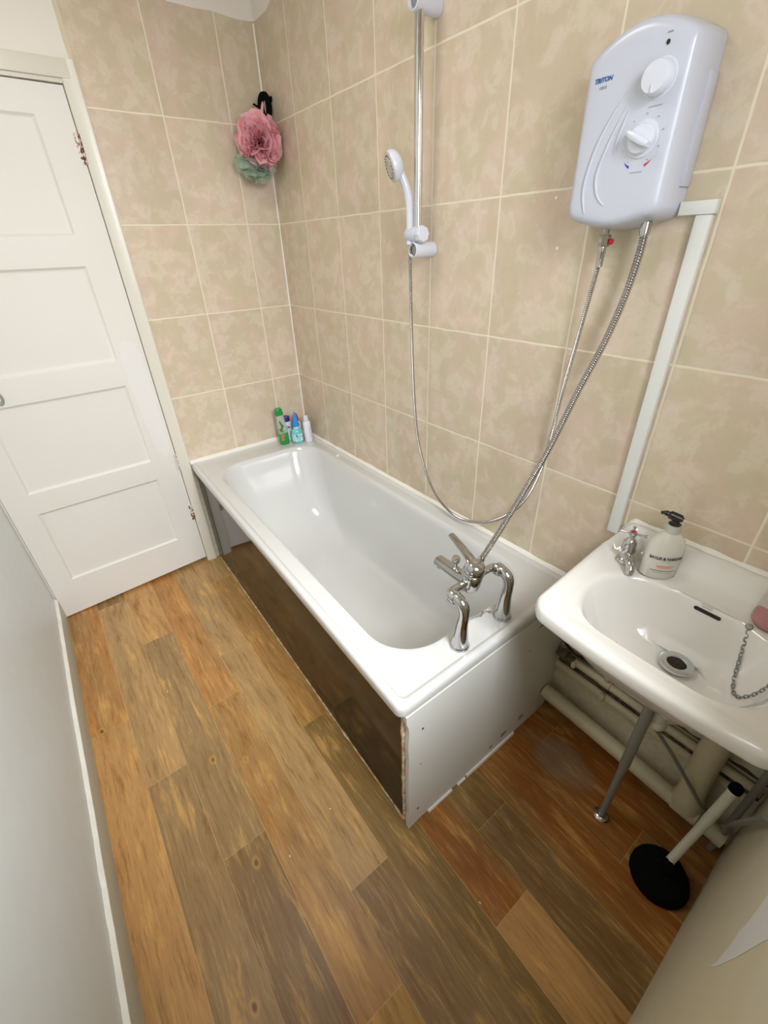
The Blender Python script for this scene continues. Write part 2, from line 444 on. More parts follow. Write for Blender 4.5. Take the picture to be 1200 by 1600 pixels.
box(bm, WX0, WX1, yw - .03, yw + .03, WZ0, WZ0 + fw, .004); box(bm, WX0, WX1, yw - .03, yw + .03, WZ1 - fw, WZ1, .004)
box(bm, WX0, WX0 + fw, yw - .03, yw + .03, WZ0 + fw, WZ1 - fw, .004); box(bm, WX1 - fw, WX1, yw - .03, yw + .03, WZ0 + fw, WZ1 - fw, .004)
box(bm, WX0 + fw, WX1 - fw, yw - .03, yw + .03, 1.80, 1.84, .004)
struct(obj('window_1', bm, M_frame))
bm = bmesh.new(); box(bm, XL - .1, .1, YE - .2, .1, HC, HC + .1)
struct(obj('ceiling', bm, M_ceil, smooth=0))
# floor slab below
# ---------------------------------------------------------------- door and frame
HX = -.7095
dt = thing('door_1', 'x', 'door', (DX0 + .003, 0, 0)); del dt['label']; del dt['category']; struct(dt)
ang = math.radians(-1.7)
def door_xf(x, y, z):   # door leaf is slightly ajar, hung on the right-hand edge
    dx = x - HX
    return V((HX + dx * math.cos(ang) - y * math.sin(ang), dx * math.sin(ang) * -1 * -1 + y * math.cos(ang), z))
def dx_bm(bm):
    for v in bm.verts:
        x, y, z = v.co; dx = x - HX
        v.co = V((HX + dx * math.cos(ang), y + dx * math.sin(-ang), z))
LX0, LX1 = -1.387, HX
panels = [(-1.305, -.812, .185, .548), (-1.305, -.812, .633, .997), (-1.305, -.812, 1.089, 1.442), (-1.305, -.812, 1.531, 1.872)]
bm = bmesh.new()
xs = [LX0, -1.305, -.812, LX1]; zs = [.012, .185, .548, .633, .997, 1.089, 1.442, 1.531, 1.872, DZ - .004]
yf = -.002
for i in range(3):
    for j in range(9):
        x0, x1, z0, z1 = xs[i], xs[i + 1], zs[j], zs[j + 1]
        def zb(x, z): return z if z > .02 else .006 + .020 * (x - LX0) / (LX1 - LX0)
        if i == 1 and j in (1, 3, 5, 7):
            rings = [(0, yf), (.004, yf + .0005), (.010, yf + .006), (.014, yf + .0075), (.020, yf + .0078), (.024, yf + .0078)]
            loops = [[V((x0 + d, y, z0 + d)), V((x1 - d, y, z0 + d)), V((x1 - d, y, z1 - d)), V((x0 + d, y, z1 - d))] for d, y in rings]
            loft(bm, loops, False, True)
        else:
            bm.faces.new([bm.verts.new(V((x, yf, zb(x, z)))) for x, z in ((x0, z0), (x1, z0), (x1, z1), (x0, z1))])
t = .036
zb0, zb1 = .006, .026
for q in ([(LX0, yf, zb0), (LX1, yf, zb1), (LX1, t, zb1), (LX0, t, zb0)], [(LX0, yf, zs[-1]), (LX0, t, zs[-1]), (LX1, t, zs[-1]), (LX1, yf, zs[-1])],
          [(LX0, yf, zb0), (LX0, t, zb0), (LX0, t, zs[-1]), (LX0, yf, zs[-1])], [(LX1, yf, zb1), (LX1, yf, zs[-1]), (LX1, t, zs[-1]), (LX1, t, zb1)],
          [(LX0, t, zb0), (LX1, t, zb1), (LX1, t, zs[-1]), (LX0, t, zs[-1])]):
    bm.faces.new([bm.verts.new(V(p)) for p in q])
# patch of newer paint on the stile
pp = [(-.724, 1.10), (-.733, 1.145), (-.747, 1.158), (-.769, 1.168), (-.788, 1.160), (-.797, 1.135), (-.806, 1.094), (-.801, 1.060), (-.800, 1.033), (-.806, .998), (-.796, .93), (-.796, .86), (-.790, .79), (-.786, .725), (-.776, .68), (-.764, .650), (-.745, .64), (-.730, .66), (-.722, .75), (-.721, .95)]
bm.faces.new([bm.verts.new(V((x, yf - .0005, z))) for x, z in pp]).material_index = 1
dx_bm(bm)
leaf = obj('door_leaf', bm, [M_door, M_door_patch], dt, smooth=25)
# handle rose
bm = bmesh.new()
hx, hz = -1.243, 1.027
lathe(bm, [(.011, 0), (.0245, 0), (.0250, .003), (.0225, .0065), (.017, .0072), (.012, .005), (.011, .001)], (hx, yf + (hx - HX) * math.sin(-ang) - .0005, hz), (0, -1, 0), 32, sx=.62, sy=1, x=(1, 0, 0), cap0=False, cap1=False)
obj('keyhole_rose', bm, M_chrome_d, dt)
# hinges
for hz, h, mm in ((1.785, .085, M_rust), (.60, .085, M_hinge), (.315, .085, M_rust)):
    bm = bmesh.new(); hx = HX + .0015
    for k in range(5):
        z0 = hz - h / 2 + h * k / 5
        lathe(bm, [(.0045, 0), (.0052, .001), (.0052, h / 5 - .002), (.0045, h / 5 - .001)], (hx, -.006, z0), (0, 0, 1), 12)
    box(bm, hx - .014, hx + .012, -.0042, -.0030, hz - h / 2, hz + h / 2)
    obj('hinge', bm, mm, dt)
# architrave
bm = bmesh.new()
def arch_v(x0, x1, z0, z1, proud, n=40, rough=.0012):
    rows = []
    for i in range(n + 1):
        z = z0 + (z1 - z0) * i / n; w1 = x1 + rough * noise.noise(V((z * 12, x1, 0))); 
        rows.append([V((x0, -.001, z)), V((x0, -proud * .6, z)), V((x0 + .003, -proud * .75, z)), V((x0 + (x1 - x0) * .45, -proud * .8, z)), V((x0 + (x1 - x0) * .6, -proud, z)), V((w1 - .003, -proud, z)), V((w1, -proud * .8, z)), V((w1, -.001, z))])
    loft(bm, rows)
arch_v(-.7065, -.658, 0.0, 2.012, .014)
box(bm, XL, -.658, -.013, -.001, DZ + .012, 2.012, .003)
box(bm, XL, -.7065, -.006, .0, DZ + .0005, DZ + .012, .001)
box(bm, XL, XL + .0085, -.012, .0, 0, DZ + .012, .002)
struct(obj('trim_1', bm, M_frame))
bm = bmesh.new(); box(bm, -1.45, .02, .06, .1, -.08, 2.2)     # dark hall behind the gaps
struct(obj('trim_2', bm, M_dark, smooth=0))

# skirting of the left wall with its caulk line
bm = bmesh.new()
rows = []
for i in range(61):
    y = -.02 + (YE + .02) * i / 60
    h = .112 + .012 * noise.noise(V((y * 2.2, 5, 0))) + .006 * noise.noise(V((y * 9, 1, 0)))
    rows.append([V((XL, y, 0)), V((XL + .012, y, 0)), V((XL + .013, y, h - .006)), V((XL + .010, y, h)), V((XL, y, h + .001))])
loft(bm, rows)
struct(obj('baseboard_left', bm, M_skirt))
bm = bmesh.new(); rows = []
for i in range(181):
    y = -.02 + (YE + .02) * i / 180
    h = .112 + .012 * noise.noise(V((y * 2.2, 5, 0))) + .006 * noise.noise(V((y * 9, 1, 0)))
    ww = .0030 + .0034 * noise.noise(V((y * 20, 8, 0))) + .002 * noise.noise(V((y * 70, 3, 0)))
    ww = max(.0008, ww)
    rows.append([V((XL + .0003, y, h + ww * 2.0)), V((XL + .004, y, h + ww * 1.6)), V((XL + .0115, y, h + ww * .3)), V((XL + .0118, y, h - ww * .8)), V((XL + .0003, y, h - .004))])
loft(bm, rows)
struct(obj('trim_3', bm, M_caulk))

# ---------------------------------------------------------------- bath
ZR = .577
def bwarp(p):
    t = -p.y / 1.70
    return V((p.x * (.655 + .042 * t) / .675, p.y, p.z))
BO = (-.675, -.002, -1.702, -.002)   # outer
def brr(ins, r, z): return [bwarp(p) for p in rr(BO[0] + ins, BO[1] - ins, BO[2] + ins, BO[3] - ins, r, z)]
def bin_(x0, x1, y0, y1, r, z): return [bwarp(p) for p in rr(x0, x1, y0, y1, r, z)]
keys = [brr(.010, .016, ZR - .034), brr(.002, .022, ZR - .034), brr(0, .024, ZR - .028), brr(0, .024, ZR - .012), brr(.003, .022, ZR - .003), brr(.010, .020, ZR + .0015),
        brr(.020, .018, ZR + .0008), brr(.026, .016, ZR - .0035), brr(.031, .016, ZR - .0035)]
flat = [bin_(-.620, -.056, -1.625, -.125, .10, ZR - .003), bin_(-.605, -.070, -1.604, -.150, .135, ZR - .003), bin_(-.598, -.076, -1.598, -.158, .135, ZR - .008),
        bin_(-.590, -.084, -1.590, -.170, .135, ZR - .028), bin_(-.577, -.096, -1.578, -.200, .135, ZR - .10), bin_(-.560, -.112, -1.562, -.265, .135, ZR - .20),
        bin_(-.545, -.128, -1.545, -.345, .135, ZR - .29), bin_(-.525, -.150, -1.522, -.430, .135, ZR - .345), bin_(-.490, -.185, -1.485, -.520, .125, ZR - .375),
        bin_(-.44, -.235, -1.42, -.62, .09, ZR - .383), bin_(-.38, -.30, -1.30, -.80, .03, ZR - .385)]
loops = catmull(keys, 2) + catmull(flat, 3)
bath = thing('bath', 'white enamel bathtub along the tiled wall with rounded rolled rim', 'bathtub', (-.34, -.85, .0))
bm = bmesh.new(); loft(bm, loops, False, True)
obj('tub', bm, M_enamel, bath, smooth=60)
# overflow/ drain low in the tub, little rim chip
bm = bmesh.new(); lathe(bm, [(.0, 0), (.030, 0), (.034, .002), (.035, .0045), (.031, .0055), (.026, .003), (.0, .002)], (-.335, -1.38, ZR - .3835), (0, 0, 1), 32)
obj('drain', bm, M_chrome, bath)
# small white blob (clip) on the wall-side rim
bm = bmesh.new(); lathe(bm, [(.0, 0), (.008, 0), (.009, .003), (.006, .006), (.0, .007)], (-.048, -.41, ZR - .003), (0, 0, 1), 16)
obj('rim_clip', bm, M_caulk, bath)

def loftline(bm, rows): loft(bm, rows)
# caulk beads round the bath against the tiles
bm = bmesh.new(); rows = []
for i in range(121):
    y = -.004 - 1.70 * i / 120; k = 1 + .35 * noise.noise(V((y * 15, 3, 0)))
    rows.append([V((-.0005, y, ZR + .011 * k)), V((-.004, y, ZR + .009 * k)), V((-.010 * k, y, ZR + .004)), V((-.014 * k, y, ZR - .001)), V((-.0005, y, ZR - .006))])
loft(bm, rows)
tag(obj('sealant_bead', bm, M_caulk), 'white sealant bead between the long side of the bathtub and the tiles', 'sealant')
bm = bmesh.new(); rows = []
for i in range(61):
    x = -.02 - .636 * i / 60; k = 1 + .3 * noise.noise(V((x * 15, 9, 0)))
    rows.append([V((x, -.0005, ZR + .014 * k)), V((x, -.006, ZR + .012 * k)), V((x, -.010, ZR + .006)), V((x, -.017 * k, ZR + .003)), V((x, -.020 * k, ZR - .001)), V((x, -.0005, ZR - .006))])
loft(bm, rows)
tag(obj('sealant_bead', bm, M_caulk), 'white sealant bead between the short end of the bathtub and the door wall tiles', 'sealant')
# the tile grout line in the room corner
bm = bmesh.new(); rows = []
for i in range(101):
    z = ZR + .014 + (2.20 - ZR - .014) * i / 100; k = 1 + .35 * noise.noise(V((z * 10, 2, 2)))
    rows.append([V((-.0003, -.0045 * k, z)), V((-.0022 * k, -.0022 * k, z)), V((-.0048 * k, -.0003, z)), V((-.0003, -.0003, z))])
loft(bm, rows)
struct(obj('trim_4', bm, M_caulk))

# side panel (dark brown), end panel (white board)
bm = bmesh.new()
def pslab(bm, pts, nrm, th):
    a = [V(p) for p in pts]; b = [V(p) + V(nrm) * th for p in pts]
    loft(bm, [a, b])
pslab(bm, [(-.640, -.004, .002), (-.668, -1.684, .002), (-.668, -1.684, ZR - .036), (-.640, -.004, ZR - .036)], (1, 0, 0), .004)
tag(obj('bath_side_panel', bm, M_brown, smooth=0), 'glossy dark brown panel down the long side of the bathtub', 'bath panel')
bm = bmesh.new(); rows = []
for i in range(91):
    t = i / 90; y = -.02 - 1.655 * t; x = -.641 - .0275 * t
    k = max(.15, .6 + 1.2 * noise.noise(V((y * 22, 7, 0))))
    rows.append([V((x + .001, y, .001)), V((x - .004 * k, y, .001)), V((x - .003 * k, y, .003)), V((x + .001, y, .005))])
loft(bm, rows)
tag(obj('paint_bead', bm, mat('old_cream_bead', rgb(186, 150, 84), .6, col2=rgb(226, 214, 190), scale=50)), 'thin ragged cream bead along the foot of the dark brown bath panel', 'sealant')

ep = thing('bath_end_panel', 'white painted board closing the tap end of the bathtub', 'bath panel', (-.34, -1.70, 0))
bm = bmesh.new()
out = []
N = 24
for i in range(N + 1):   # left edge, slightly ragged
    z = .0 + (ZR - .036) * i / N
    out.append((-.672 - .002 + .0035 * noise.noise(V((z * 16, 3, 3))) - (.004 if z > .5 else 0), z))
top_r = [(-.006, ZR - .036)]
rag = [(-.006 - .008 * abs(noise.noise(V((z * 22, 6, 1)))), z) for z in [.48 - .02 * i for i in range(20)]]
bot = [(-.012, .07), (-.016, .035), (-.03, .016)] + [(-.03 - .04 * i, .006 + .003 * noise.noise(V((i * .7, 1, 5)))) for i in range(1, 16)]
pts = out + top_r + rag + bot
A = [V((x, -1.690, z)) for x, z in pts]; B = [V((x, -1.7035, z)) for x, z in pts]
loft(bm, [A, B])
obj('board', bm, M_board, ep, smooth=0)
bm = bmesh.new()   # torn edge of hardboard where the panels meet
rows = []
for i in range(41):
    z = .03 + .50 * i / 40; k = abs(noise.noise(V((z * 14, 11, 0))))
    rows.append([V((-.6725 - .004 * k, -1.6885, z)), V((-.6790 - .004 * k, -1.6860, z)), V((-.6770 - .006 * k, -1.6800, z)), V((-.6690, -1.6800, z)), V((-.6690, -1.6885, z))])
loft(bm, rows); obj('torn_edge', bm, M_raw, ep)
bm = bmesh.new()
for a, b, zz in ((-.600, -.500, .009), (-.435, -.20, .012), (-.475, -.44, .006)):
    rows = []
    for i in range(25):
        x = a + (b - a) * i / 24; k = 1 + .5 * noise.noise(V((x * 30, 1, 0)))
        rows.append([V((x, -1.7030, zz)), V((x, -1.7075, zz)), V((x, -1.7095 * 1, .001)), V((x, -1.7030, .001))])
    loft(bm, rows)
plabel(obj('trim_strip', bm, M_caulk, ep), 'white trim strip along the foot of the board')
for x, z, r in ((-.632, .30, .0022), (-.640, .075, .0045), (-.20, .42, .003), (-.628, .452, .004)):
    bm = bmesh.new(); lathe(bm, [(r, 0), (r * .6, .0006)], (x, -1.7036, z), (0, -1, 0), 10); obj('nail_mark', bm, M_dark, ep)
M_scuff = mat('scuff', rgb(176, 166, 140), .7, col2=rgb(130, 118, 92), scale=60)
for cx, cz, L, hh in ((-.155, .500, .045, .006), (-.10, .505, .03, .005), (-.26, .055, .03, .012), (-.32, .045, .016, .008), (-.17, .065, .03, .015)):
    bm = bmesh.new(); P = []
    for k in range(14):
        a = 2 * math.pi * k / 14; q = 1 + .5 * noise.noise(V((cx * 40 + math.cos(a) * 2, math.sin(a) * 2, 0)))
        P.append(bm.verts.new(V((cx + L * .5 * math.cos(a) * q, -1.7037, cz + hh * math.sin(a) * q))))
    bm.faces.new(P); plabel(obj('scuff', bm, M_scuff, ep), 'brownish scuff on the board')

# ---------------------------------------------------------------- bath mixer tap
mx = thing('bath_mixer_tap', 'chrome lever mixer tap on two curved pillars at the bathtub rim', 'tap', (-.365, -1.645, ZR - .003))
def pillar(x):
    bm = bmesh.new()
    z0 = ZR - .003
    P = path([(x, -1.647, z0 + .006), (x, -1.647, z0 + .035), (x, -1.648, z0 + .075), (x, -1.652, z0 + .112), (x, -1.648, z0 + .137), (x, -1.633, z0 + .148), (x, -1.618, z0 + .147)], 6)
    L = len(P); R = []
    for i in range(L):
        t = i / (L - 1)
        R.append(.0240 - .0098 * min(1, t / .50) ** .8 + (.0015 * max(0, (t - .5) / .5)))
    tube(bm, P, R, 24)
    lathe(bm, [(.0, 0), (.0255, 0), (.0262, .003), (.0245, .007), (.0232, .009)], (x, -1.647, z0), seg=32)
    lathe(bm, [(.0165, -.004), (.0178, -.002), (.0178, .013), (.016, .015)], (x, -1.622, z0 + .147), (0, 1, 0), 24)
    return obj('pillar', bm, M_chrome, mx)
pillar(-.452); pillar(-.284)
bm = bmesh.new()   # yoke
zc = ZR + .143
tube(bm, path([(-.452, -1.611, zc), (-.451, -1.603, zc), (-.440, -1.598, zc), (-.41, -1.597, zc + .001), (-.368, -1.597, zc + .002), (-.326, -1.597, zc + .001), (-.296, -1.598, zc), (-.285, -1.603, zc), (-.284, -1.611, zc)], 5),
     [.0130 - .0030 * math.sin(math.pi * i / 40) for i in range(41)], 20)
obj('yoke', bm, M_chrome, mx)
bm = bmesh.new()   # central valve body
bd = V((.0, -.20, 1)).normalized(); bo = V((-.368, -1.590, zc - .026))
lathe(bm, [(.0, -.006), (.022, -.006), (.0265, .002), (.0280, .020), (.0275, .046), (.0260, .050)], bo, bd, 32)
obj('valve_body', bm, M_chrome, mx)
bm = bmesh.new(); co = bo + bd * .050
lathe(bm, [(.0265, 0), (.0285, .001), (.0290, .004), (.0285, .007), (.0270, .008)], co, bd, 32)
lathe(bm, [(.0270, .008), (.0272, .018), (.0240, .030), (.0160, .037), (.0, .039)], co, bd, 32)
obj('cartridge_cap', bm, M_chrome, mx)
bm = bmesh.new()   # lever handle sweeping forward and up
lp = path([co + bd * .022 + V((0, .004, 0)), co + bd * .036 + V((.0, .026, .002)), co + bd * .048 + V((.0, .055, .006)), co + bd * .060 + V((0, .088, .010)), co + bd * .064 + V((0, .100, .012))], 6)
loops = []
for i, p in enumerate(lp):
    t = i / (len(lp) - 1); wd = .0180 * (1 - t) + .0095 * t; hh = .006 * (1 - t) ** 1.4 + .0028
    if t > .97: wd *= .75; hh *= .7
    loops.append([p + V((wd * math.cos(a), 0, hh * math.sin(a))) for a in [2 * math.pi * k / 16 for k in range(16)]])
loft(bm, loops); obj('lever', bm, M_chrome, mx)
bm = bmesh.new()   # spout
sp0 = V((-.368, -1.592, zc - .010))
lp = path([sp0, sp0 + V((0, .035, -.004)), sp0 + V((0, .070, -.004)), sp0 + V((0, .105, -.002)), sp0 + V((0, .122, -.002))], 5)
loops = []
for i, p in enumerate(lp):
    t = i / (len(lp) - 1); wd = .0175 - .001 * t; hh = .0165 - .004 * t
    loops.append([p + V((wd * (abs(math.cos(a)) ** .7) * (1 if math.cos(a) > 0 else -1), 0, hh * (abs(math.sin(a)) ** .7) * (1 if math.sin(a) > 0 else -1))) for a in [2 * math.pi * (k + .5) / 24 for k in range(24)]])
loft(bm, loops)
lathe(bm, [(.012, 0), (.0125, .012), (.010, .013), (.0, .010)], sp0 + V((0, .108, -.006)), (0, 0, -1), 24)
lathe(bm, [(.014, 0), (.0165, .010), (.0165, .026), (.012, .030), (0, .030)], sp0 + V((0, .012, -.006)), (0, 0, -1), 24)
obj('spout', bm, M_chrome, mx)
bm = bmesh.new(); dp = sp0 + V((0, .054, .008))
lathe(bm, [(.0085, 0), (.0085, .004), (.0052, .006), (.0048, .018), (.0088, .022), (.0112, .026), (.0116, .036), (.0095, .040), (.0, .041)], dp, (0, 0, 1), 24)
obj('diverter_knob', bm, M_chrome, mx)

# plug chain draped from the far pillar into the tub
def chain(pts, link, wire, mat_, parent=None, step=None):
    P = resample(path(pts, 12), step or link * .72); out = bmesh.new()
    for i in range(len(P) - 1):
        a, b = P[i], P[i + 1]; c = (a + b) / 2; T = (b - a).normalized()
        M = frame(c, T); tw = math.radians(45 if i % 2 else -45)
        pts2 = []
        for k in range(16):
            q = 2 * math.pi * k / 16
            ly = link * .5 * math.sin(q); lx = link * .30 * math.cos(q)
            pts2.append(M @ V((lx * math.cos(tw), lx * math.sin(tw), ly)))
        n = len(pts2)
        loops = []
        for k in range(n):
            T2 = (pts2[(k + 1) % n] - pts2[k - 1]).normalized(); O = (pts2[k] - c).normalized(); Bn = T2.cross(O).normalized(); O2 = Bn.cross(T2)
            loops.append([pts2[k] + (O2 * math.cos(2 * math.pi * s / 6) + Bn * math.sin(2 * math.pi * s / 6)) * wire for s in range(6)])
        loops.append(loops[0]); loft(out, loops, False, False)
    return out
bm = chain([(-.3015, -1.622, ZR + .002), (-.307, -1.610, ZR + .001), (-.318, -1.606, ZR + .001), (-.330, -1.612, ZR + .001), (-.345, -1.606, ZR + .001), (-.362, -1.600, ZR - .001), (-.374, -1.5915, ZR - .012), (-.378, -1.586, ZR - .03)], .009, .0011, M_chrome_d)
tag(obj('bath_plug_chain', bm, M_chrome_d), 'short metal plug chain beside the rear tap pillar on the bathtub', 'chain')

# ---------------------------------------------------------------- electric shower heater
ht = thing('electric_shower', 'white wall-mounted electric shower heater with two round dials', 'shower heater', (0, -1.61, 1.49))
# face outline (y, z): arched top falling to the left, straight sides, gently bowed bottom
YL, YR = -1.526, -1.706
def face_outline():
    P = []
    def arc(cy, cz, rad, a0, a1, k):
        for i in range(k + 1):
            a = math.radians(a0 + (a1 - a0) * i / k); P.append((cy + rad * math.cos(a), cz + rad * math.sin(a)))
    zb, zs, rise, rb, rt = 1.502, 1.749, .028, .022, .016
    arc(YL - rb, zb + rb, rb, 0, -90, 8)
    for i in range(1, 16):
        t = i / 16; P.append((YL - rb + (YR + rb - (YL - rb)) * t, zb - .012 * math.sin(math.pi * t)))
    arc(YR + rb, zb + rb, rb, -90, -180, 8)
    for i in range(1, 14): P.append((YR, zb + rb + (zs - rt - zb - rb) * i / 14))
    arc(YR + rt, zs - rt, rt, 180, 118, 6)
    a0 = P[-1]; b0 = (YL - rt - rt * math.cos(math.radians(118)), a0[1])
    for i in range(1, 20):
        t = i / 20; P.append((a0[0] + (b0[0] - a0[0]) * t, a0[1] + rise * math.sin(math.pi * t) ** .85))
    arc(YL - rt, zs - rt, rt, 62, 0, 6)
    for i in range(1, 14): P.append((YL, zs - rt + (zb + rb - zs + rt) * i / 14))
    return P
def hloop(x, g):
    P = face_outline(); cy, cz = (YL + YR) / 2, 1.630
    return [V((x, cy + (y - cy) * (1 + g / .090), cz + (z - cz) * (1 + g / .13))) for y, z in P]
hk = [hloop(-.001, .008), hloop(-.020, .0075), hloop(-.050, .006), hloop(-.072, .003), hloop(-.082, .000), hloop(-.0865, -.004), hloop(-.089, -.010), hloop(-.0900, -.025), hloop(-.0905, -.050), hloop(-.091, -.078)]
bm = bmesh.new(); loft(bm, catmull(hk, 3), True, True)
obj('casing', bm, M_plastic, ht, smooth=50)
XF = -.0905
def disc_prof(R, h, e=.002): return [(0, -.002), (R, -.002), (R, h - e), (R - e * .4, h - e * .3), (R - e, h), (0, h)]
# upper dial
d1 = V((XF + .001, -1.663, 1.693))
bm = bmesh.new(); lathe(bm, [(0, -.001), (.0275, -.001), (.0275, .0), (.0262, .0015), (.0, .0015)], d1, (-1, 0, 0), 40)
obj('dial_ring', bm, M_knob, ht)
bm = bmesh.new()
lathe(bm, [(.0235, 0), (.0240, .004), (.0225, .018), (.0205, .021), (.0, .022)], d1, (-1, 0, 0), 40)
box(bm, d1.x - .0235, d1.x - .021, d1.y - .0012, d1.y + .0012, d1.z - .020, d1.z - .010, .0005)
k1 = obj('dial', bm, M_knob, ht)
# lower dial
d2 = V((XF + .001, -1.655, 1.616))
bm = bmesh.new(); lathe(bm, [(0, -.001), (.0270, -.001), (.0275, .001), (.0265, .003), (.0, .003)], d2, (-1, 0, 0), 48)
obj('dial_ring', bm, M_knob, ht)
bm = bmesh.new()
lathe(bm, [(.0215, 0), (.0215, .010), (.0200, .012), (.0, .013)], d2, (-1, 0, 0), 40)
ga = math.radians(28)   # grip blade across the dial
gd = V((0, math.cos(ga), math.sin(ga))); gp = V((0, -math.sin(ga), math.cos(ga)))
loops = []
for t in [i / 12 for i in range(13)]:
    s = -1 + 2 * t; wd = .0065 * (1 - .35 * abs(s) ** 3); h = .013 + .011 * (1 - .3 * s * s)
    c0 = d2 + gd * (.0225 * s)
    loops.append([c0 + gp * (-wd) + V((-.008, 0, 0)), c0 + gp * (-wd * .8) + V((-h, 0, 0)), c0 + gp * (-wd * .3) + V((-h - .0015, 0, 0)), c0 + gp * (wd * .3) + V((-h - .0015, 0, 0)), c0 + gp * (wd * .8) + V((-h, 0, 0)), c0 + gp * wd + V((-.008, 0, 0))])
loft(bm, loops)
obj('dial', bm, M_knob, ht)
# indicator light, tick marks, swoosh mouldings, print
bm = bmesh.new(); lathe(bm, disc_prof(.0034, .0012, .0005), (XF, -1.664, 1.736), (-1, 0, 0), 20, sx=.8)
plabel(obj('indicator_light', bm, M_dark, ht), 'small dark indicator light')
for k in range(9):
    a = math.radians(-150 + 300 * k / 8 + 90)
    c0 = V((XF - .0006, d2.y + .0345 * math.cos(a), d2.z + .0345 * math.sin(a)))
    bm = bmesh.new(); box(bm, c0.x - .0003, c0.x + .0008, c0.y - .0008, c0.y + .0008, c0.z - .0008, c0.z + .0008); obj('scale_dot', bm, M_grey_ink, ht)
for z, y0, y1 in ((d2.z - .0465, -1.667, -1.645), (d1.z - .0345, -1.676, -1.654), (1.748, -1.668, -1.660)):
    bm = bmesh.new(); box(bm, XF - .0006, XF + .001, y0, y1, z - .0005, z + .0005)
    obj('print_line', bm, M_grey_ink, ht)
def wedge(s, mm, nm):
    bm = bmesh.new(); c = d2
    P = []
    for k in range(9):
        a = math.radians(270 + s * (20 + 20 * k / 8)); P.append((a, .0385))
    Q = [(a, .0385 + .0042 * (1 - k / 8)) for k, (a, _) in enumerate(P)]
    vs = [bm.verts.new(V((XF - .0008, c.y + r * math.cos(a), c.z + r * math.sin(a)))) for a, r in P + Q[::-1]]
    bm.faces.new(vs); obj(nm, bm, mm, ht)
wedge(1, M_dblue_ink, 'cold_mark'); wedge(-1, M_red_ink, 'hot_mark')
for pts in ([(-1.612, 1.690), (-1.592, 1.660), (-1.572, 1.622), (-1.5600, 1.580), (-1.557, 1.545), (-1.5660, 1.512)],
            [(-1.618, 1.672), (-1.602, 1.640), (-1.588, 1.604), (-1.580, 1.570), (-1.588, 1.540), (-1.606, 1.522)],
            [(-1.622, 1.664), (-1.614, 1.640), (-1.608, 1.615), (-1.608, 1.598)]):
    bm = bmesh.new(); P = path([(XF + .0006, y, z) for y, z in pts], 10); L = len(P)
    tube(bm, P, [.0005 + .0034 * math.sin(math.pi * i / (L - 1)) ** .6 for i in range(L)], 8)
    obj('swoosh_ridge', bm, M_plastic, ht)
bm = bmesh.new()   # cable cover flap on the right side
box(bm, -.034, -.0012, YR - .0115, YR - .004, 1.545, 1.70, .0015)
obj('side_cover', bm, M_plastic, ht)
# printed brand
def text_mesh(body, size, loc, right, up, mm, name, parent, shear=0, bold=0.0, curve=None, sx=1.0):
    cu = bpy.data.curves.new('t', 'FONT'); cu.body = body; cu.size = size; cu.align_x = 'CENTER'; cu.align_y = 'CENTER'; cu.shear = shear; cu.offset = bold; cu.extrude = 0.00025
    to = bpy.data.objects.new('t', cu); COL.objects.link(to)
    dg = bpy.context.evaluated_depsgraph_get(); me = bpy.data.meshes.new_from_object(to.evaluated_get(dg))
    bpy.data.objects.remove(to)
    bm = bmesh.new(); bm.from_mesh(me); bpy.data.meshes.remove(me)
    r, u = V(right).normalized(), V(up).normalized(); nn = r.cross(u)
    if curve:
        bmesh.ops.subdivide_edges(bm, edges=[e for e in bm.edges if e.calc_length() > size * .25], cuts=2)
    for v in bm.verts:
        x, y, z = v.co.x * sx, v.co.y, v.co.z
        v.co = curve(x, y, z) if curve else V(loc) + r * x + u * y + nn * z
    return obj(name, bm, mm, parent, smooth=0)
text_mesh('TRITON', .0092, (XF - .0002, -1.5600, 1.7120), (0, -1, 0), (0, 0, 1), M_blue_ink, 'brand_print', ht, shear=.25, bold=.0003)
text_mesh('cara', .0085, (XF - .0002, -1.5610, 1.7020), (0, -1, 0), (0, 0, 1), M_grey_ink, 'model_print', ht, shear=.4)

# trunking beside the heater
tr = thing('cable_trunking', 'white plastic cable trunking running down the tiles from heater to basin', 'trunking', (-.008, -1.762, .79))
bm = bmesh.new(); box(bm, -.0165, -.0005, -1.7755, -1.7475, .80, 1.500, .0025); obj('vertical_run', bm, M_plastic2, tr)
bm = bmesh.new(); box(bm, -.0185, -.0005, -1.779, -1.716, 1.500, 1.5225, .0025); obj('elbow_run', bm, M_plastic2, tr)

# hose: ribbed metal tube
def ribbed(pts, r, pitch, depth, seg=12):
    P = resample(path(pts, 14), pitch / 4); bm = bmesh.new()
    R = [r - depth * (.5 - .5 * math.cos(2 * math.pi * i / 4)) for i in range(len(P))]
    tube(bm, P, R, seg); return bm
HA = [(-.042, -1.6745, 1.481), (-.042, -1.6740, 1.4359), (-.045, -1.6650, 1.3542), (-.055, -1.6474, 1.2629), (-.085, -1.6270, 1.1609), (-.14, -1.6100, 1.0186), (-.20, -1.5990, .9192), (-.262, -1.5860, .817), (-.318, -1.574, .733)]
h1 = thing('mixer_hose', 'thick ribbed chrome hose from the bathtub mixer tap up to the heater', 'shower hose', (-.15, -1.62, .72))
bm = ribbed(HA, .0084, .0050, .0019, 14); obj('hose', bm, M_hose, h1, smooth=60)
bm = bmesh.new(); a, b = V(HA[0]), V(HA[1]); lathe(bm, [(.0, -.012), (.0098, -.012), (.0102, 0), (.0092, .010), (.0, .010)], a, b - a, 20); obj('collar', bm, M_chrome, h1); bm = bmesh.new()
a, b = V(HA[-1]), V(HA[-2]); lathe(bm, [(.0, -.012), (.0095, -.012), (.0105, .0), (.0092, .018), (.0, .018)], a, b - a, 20)
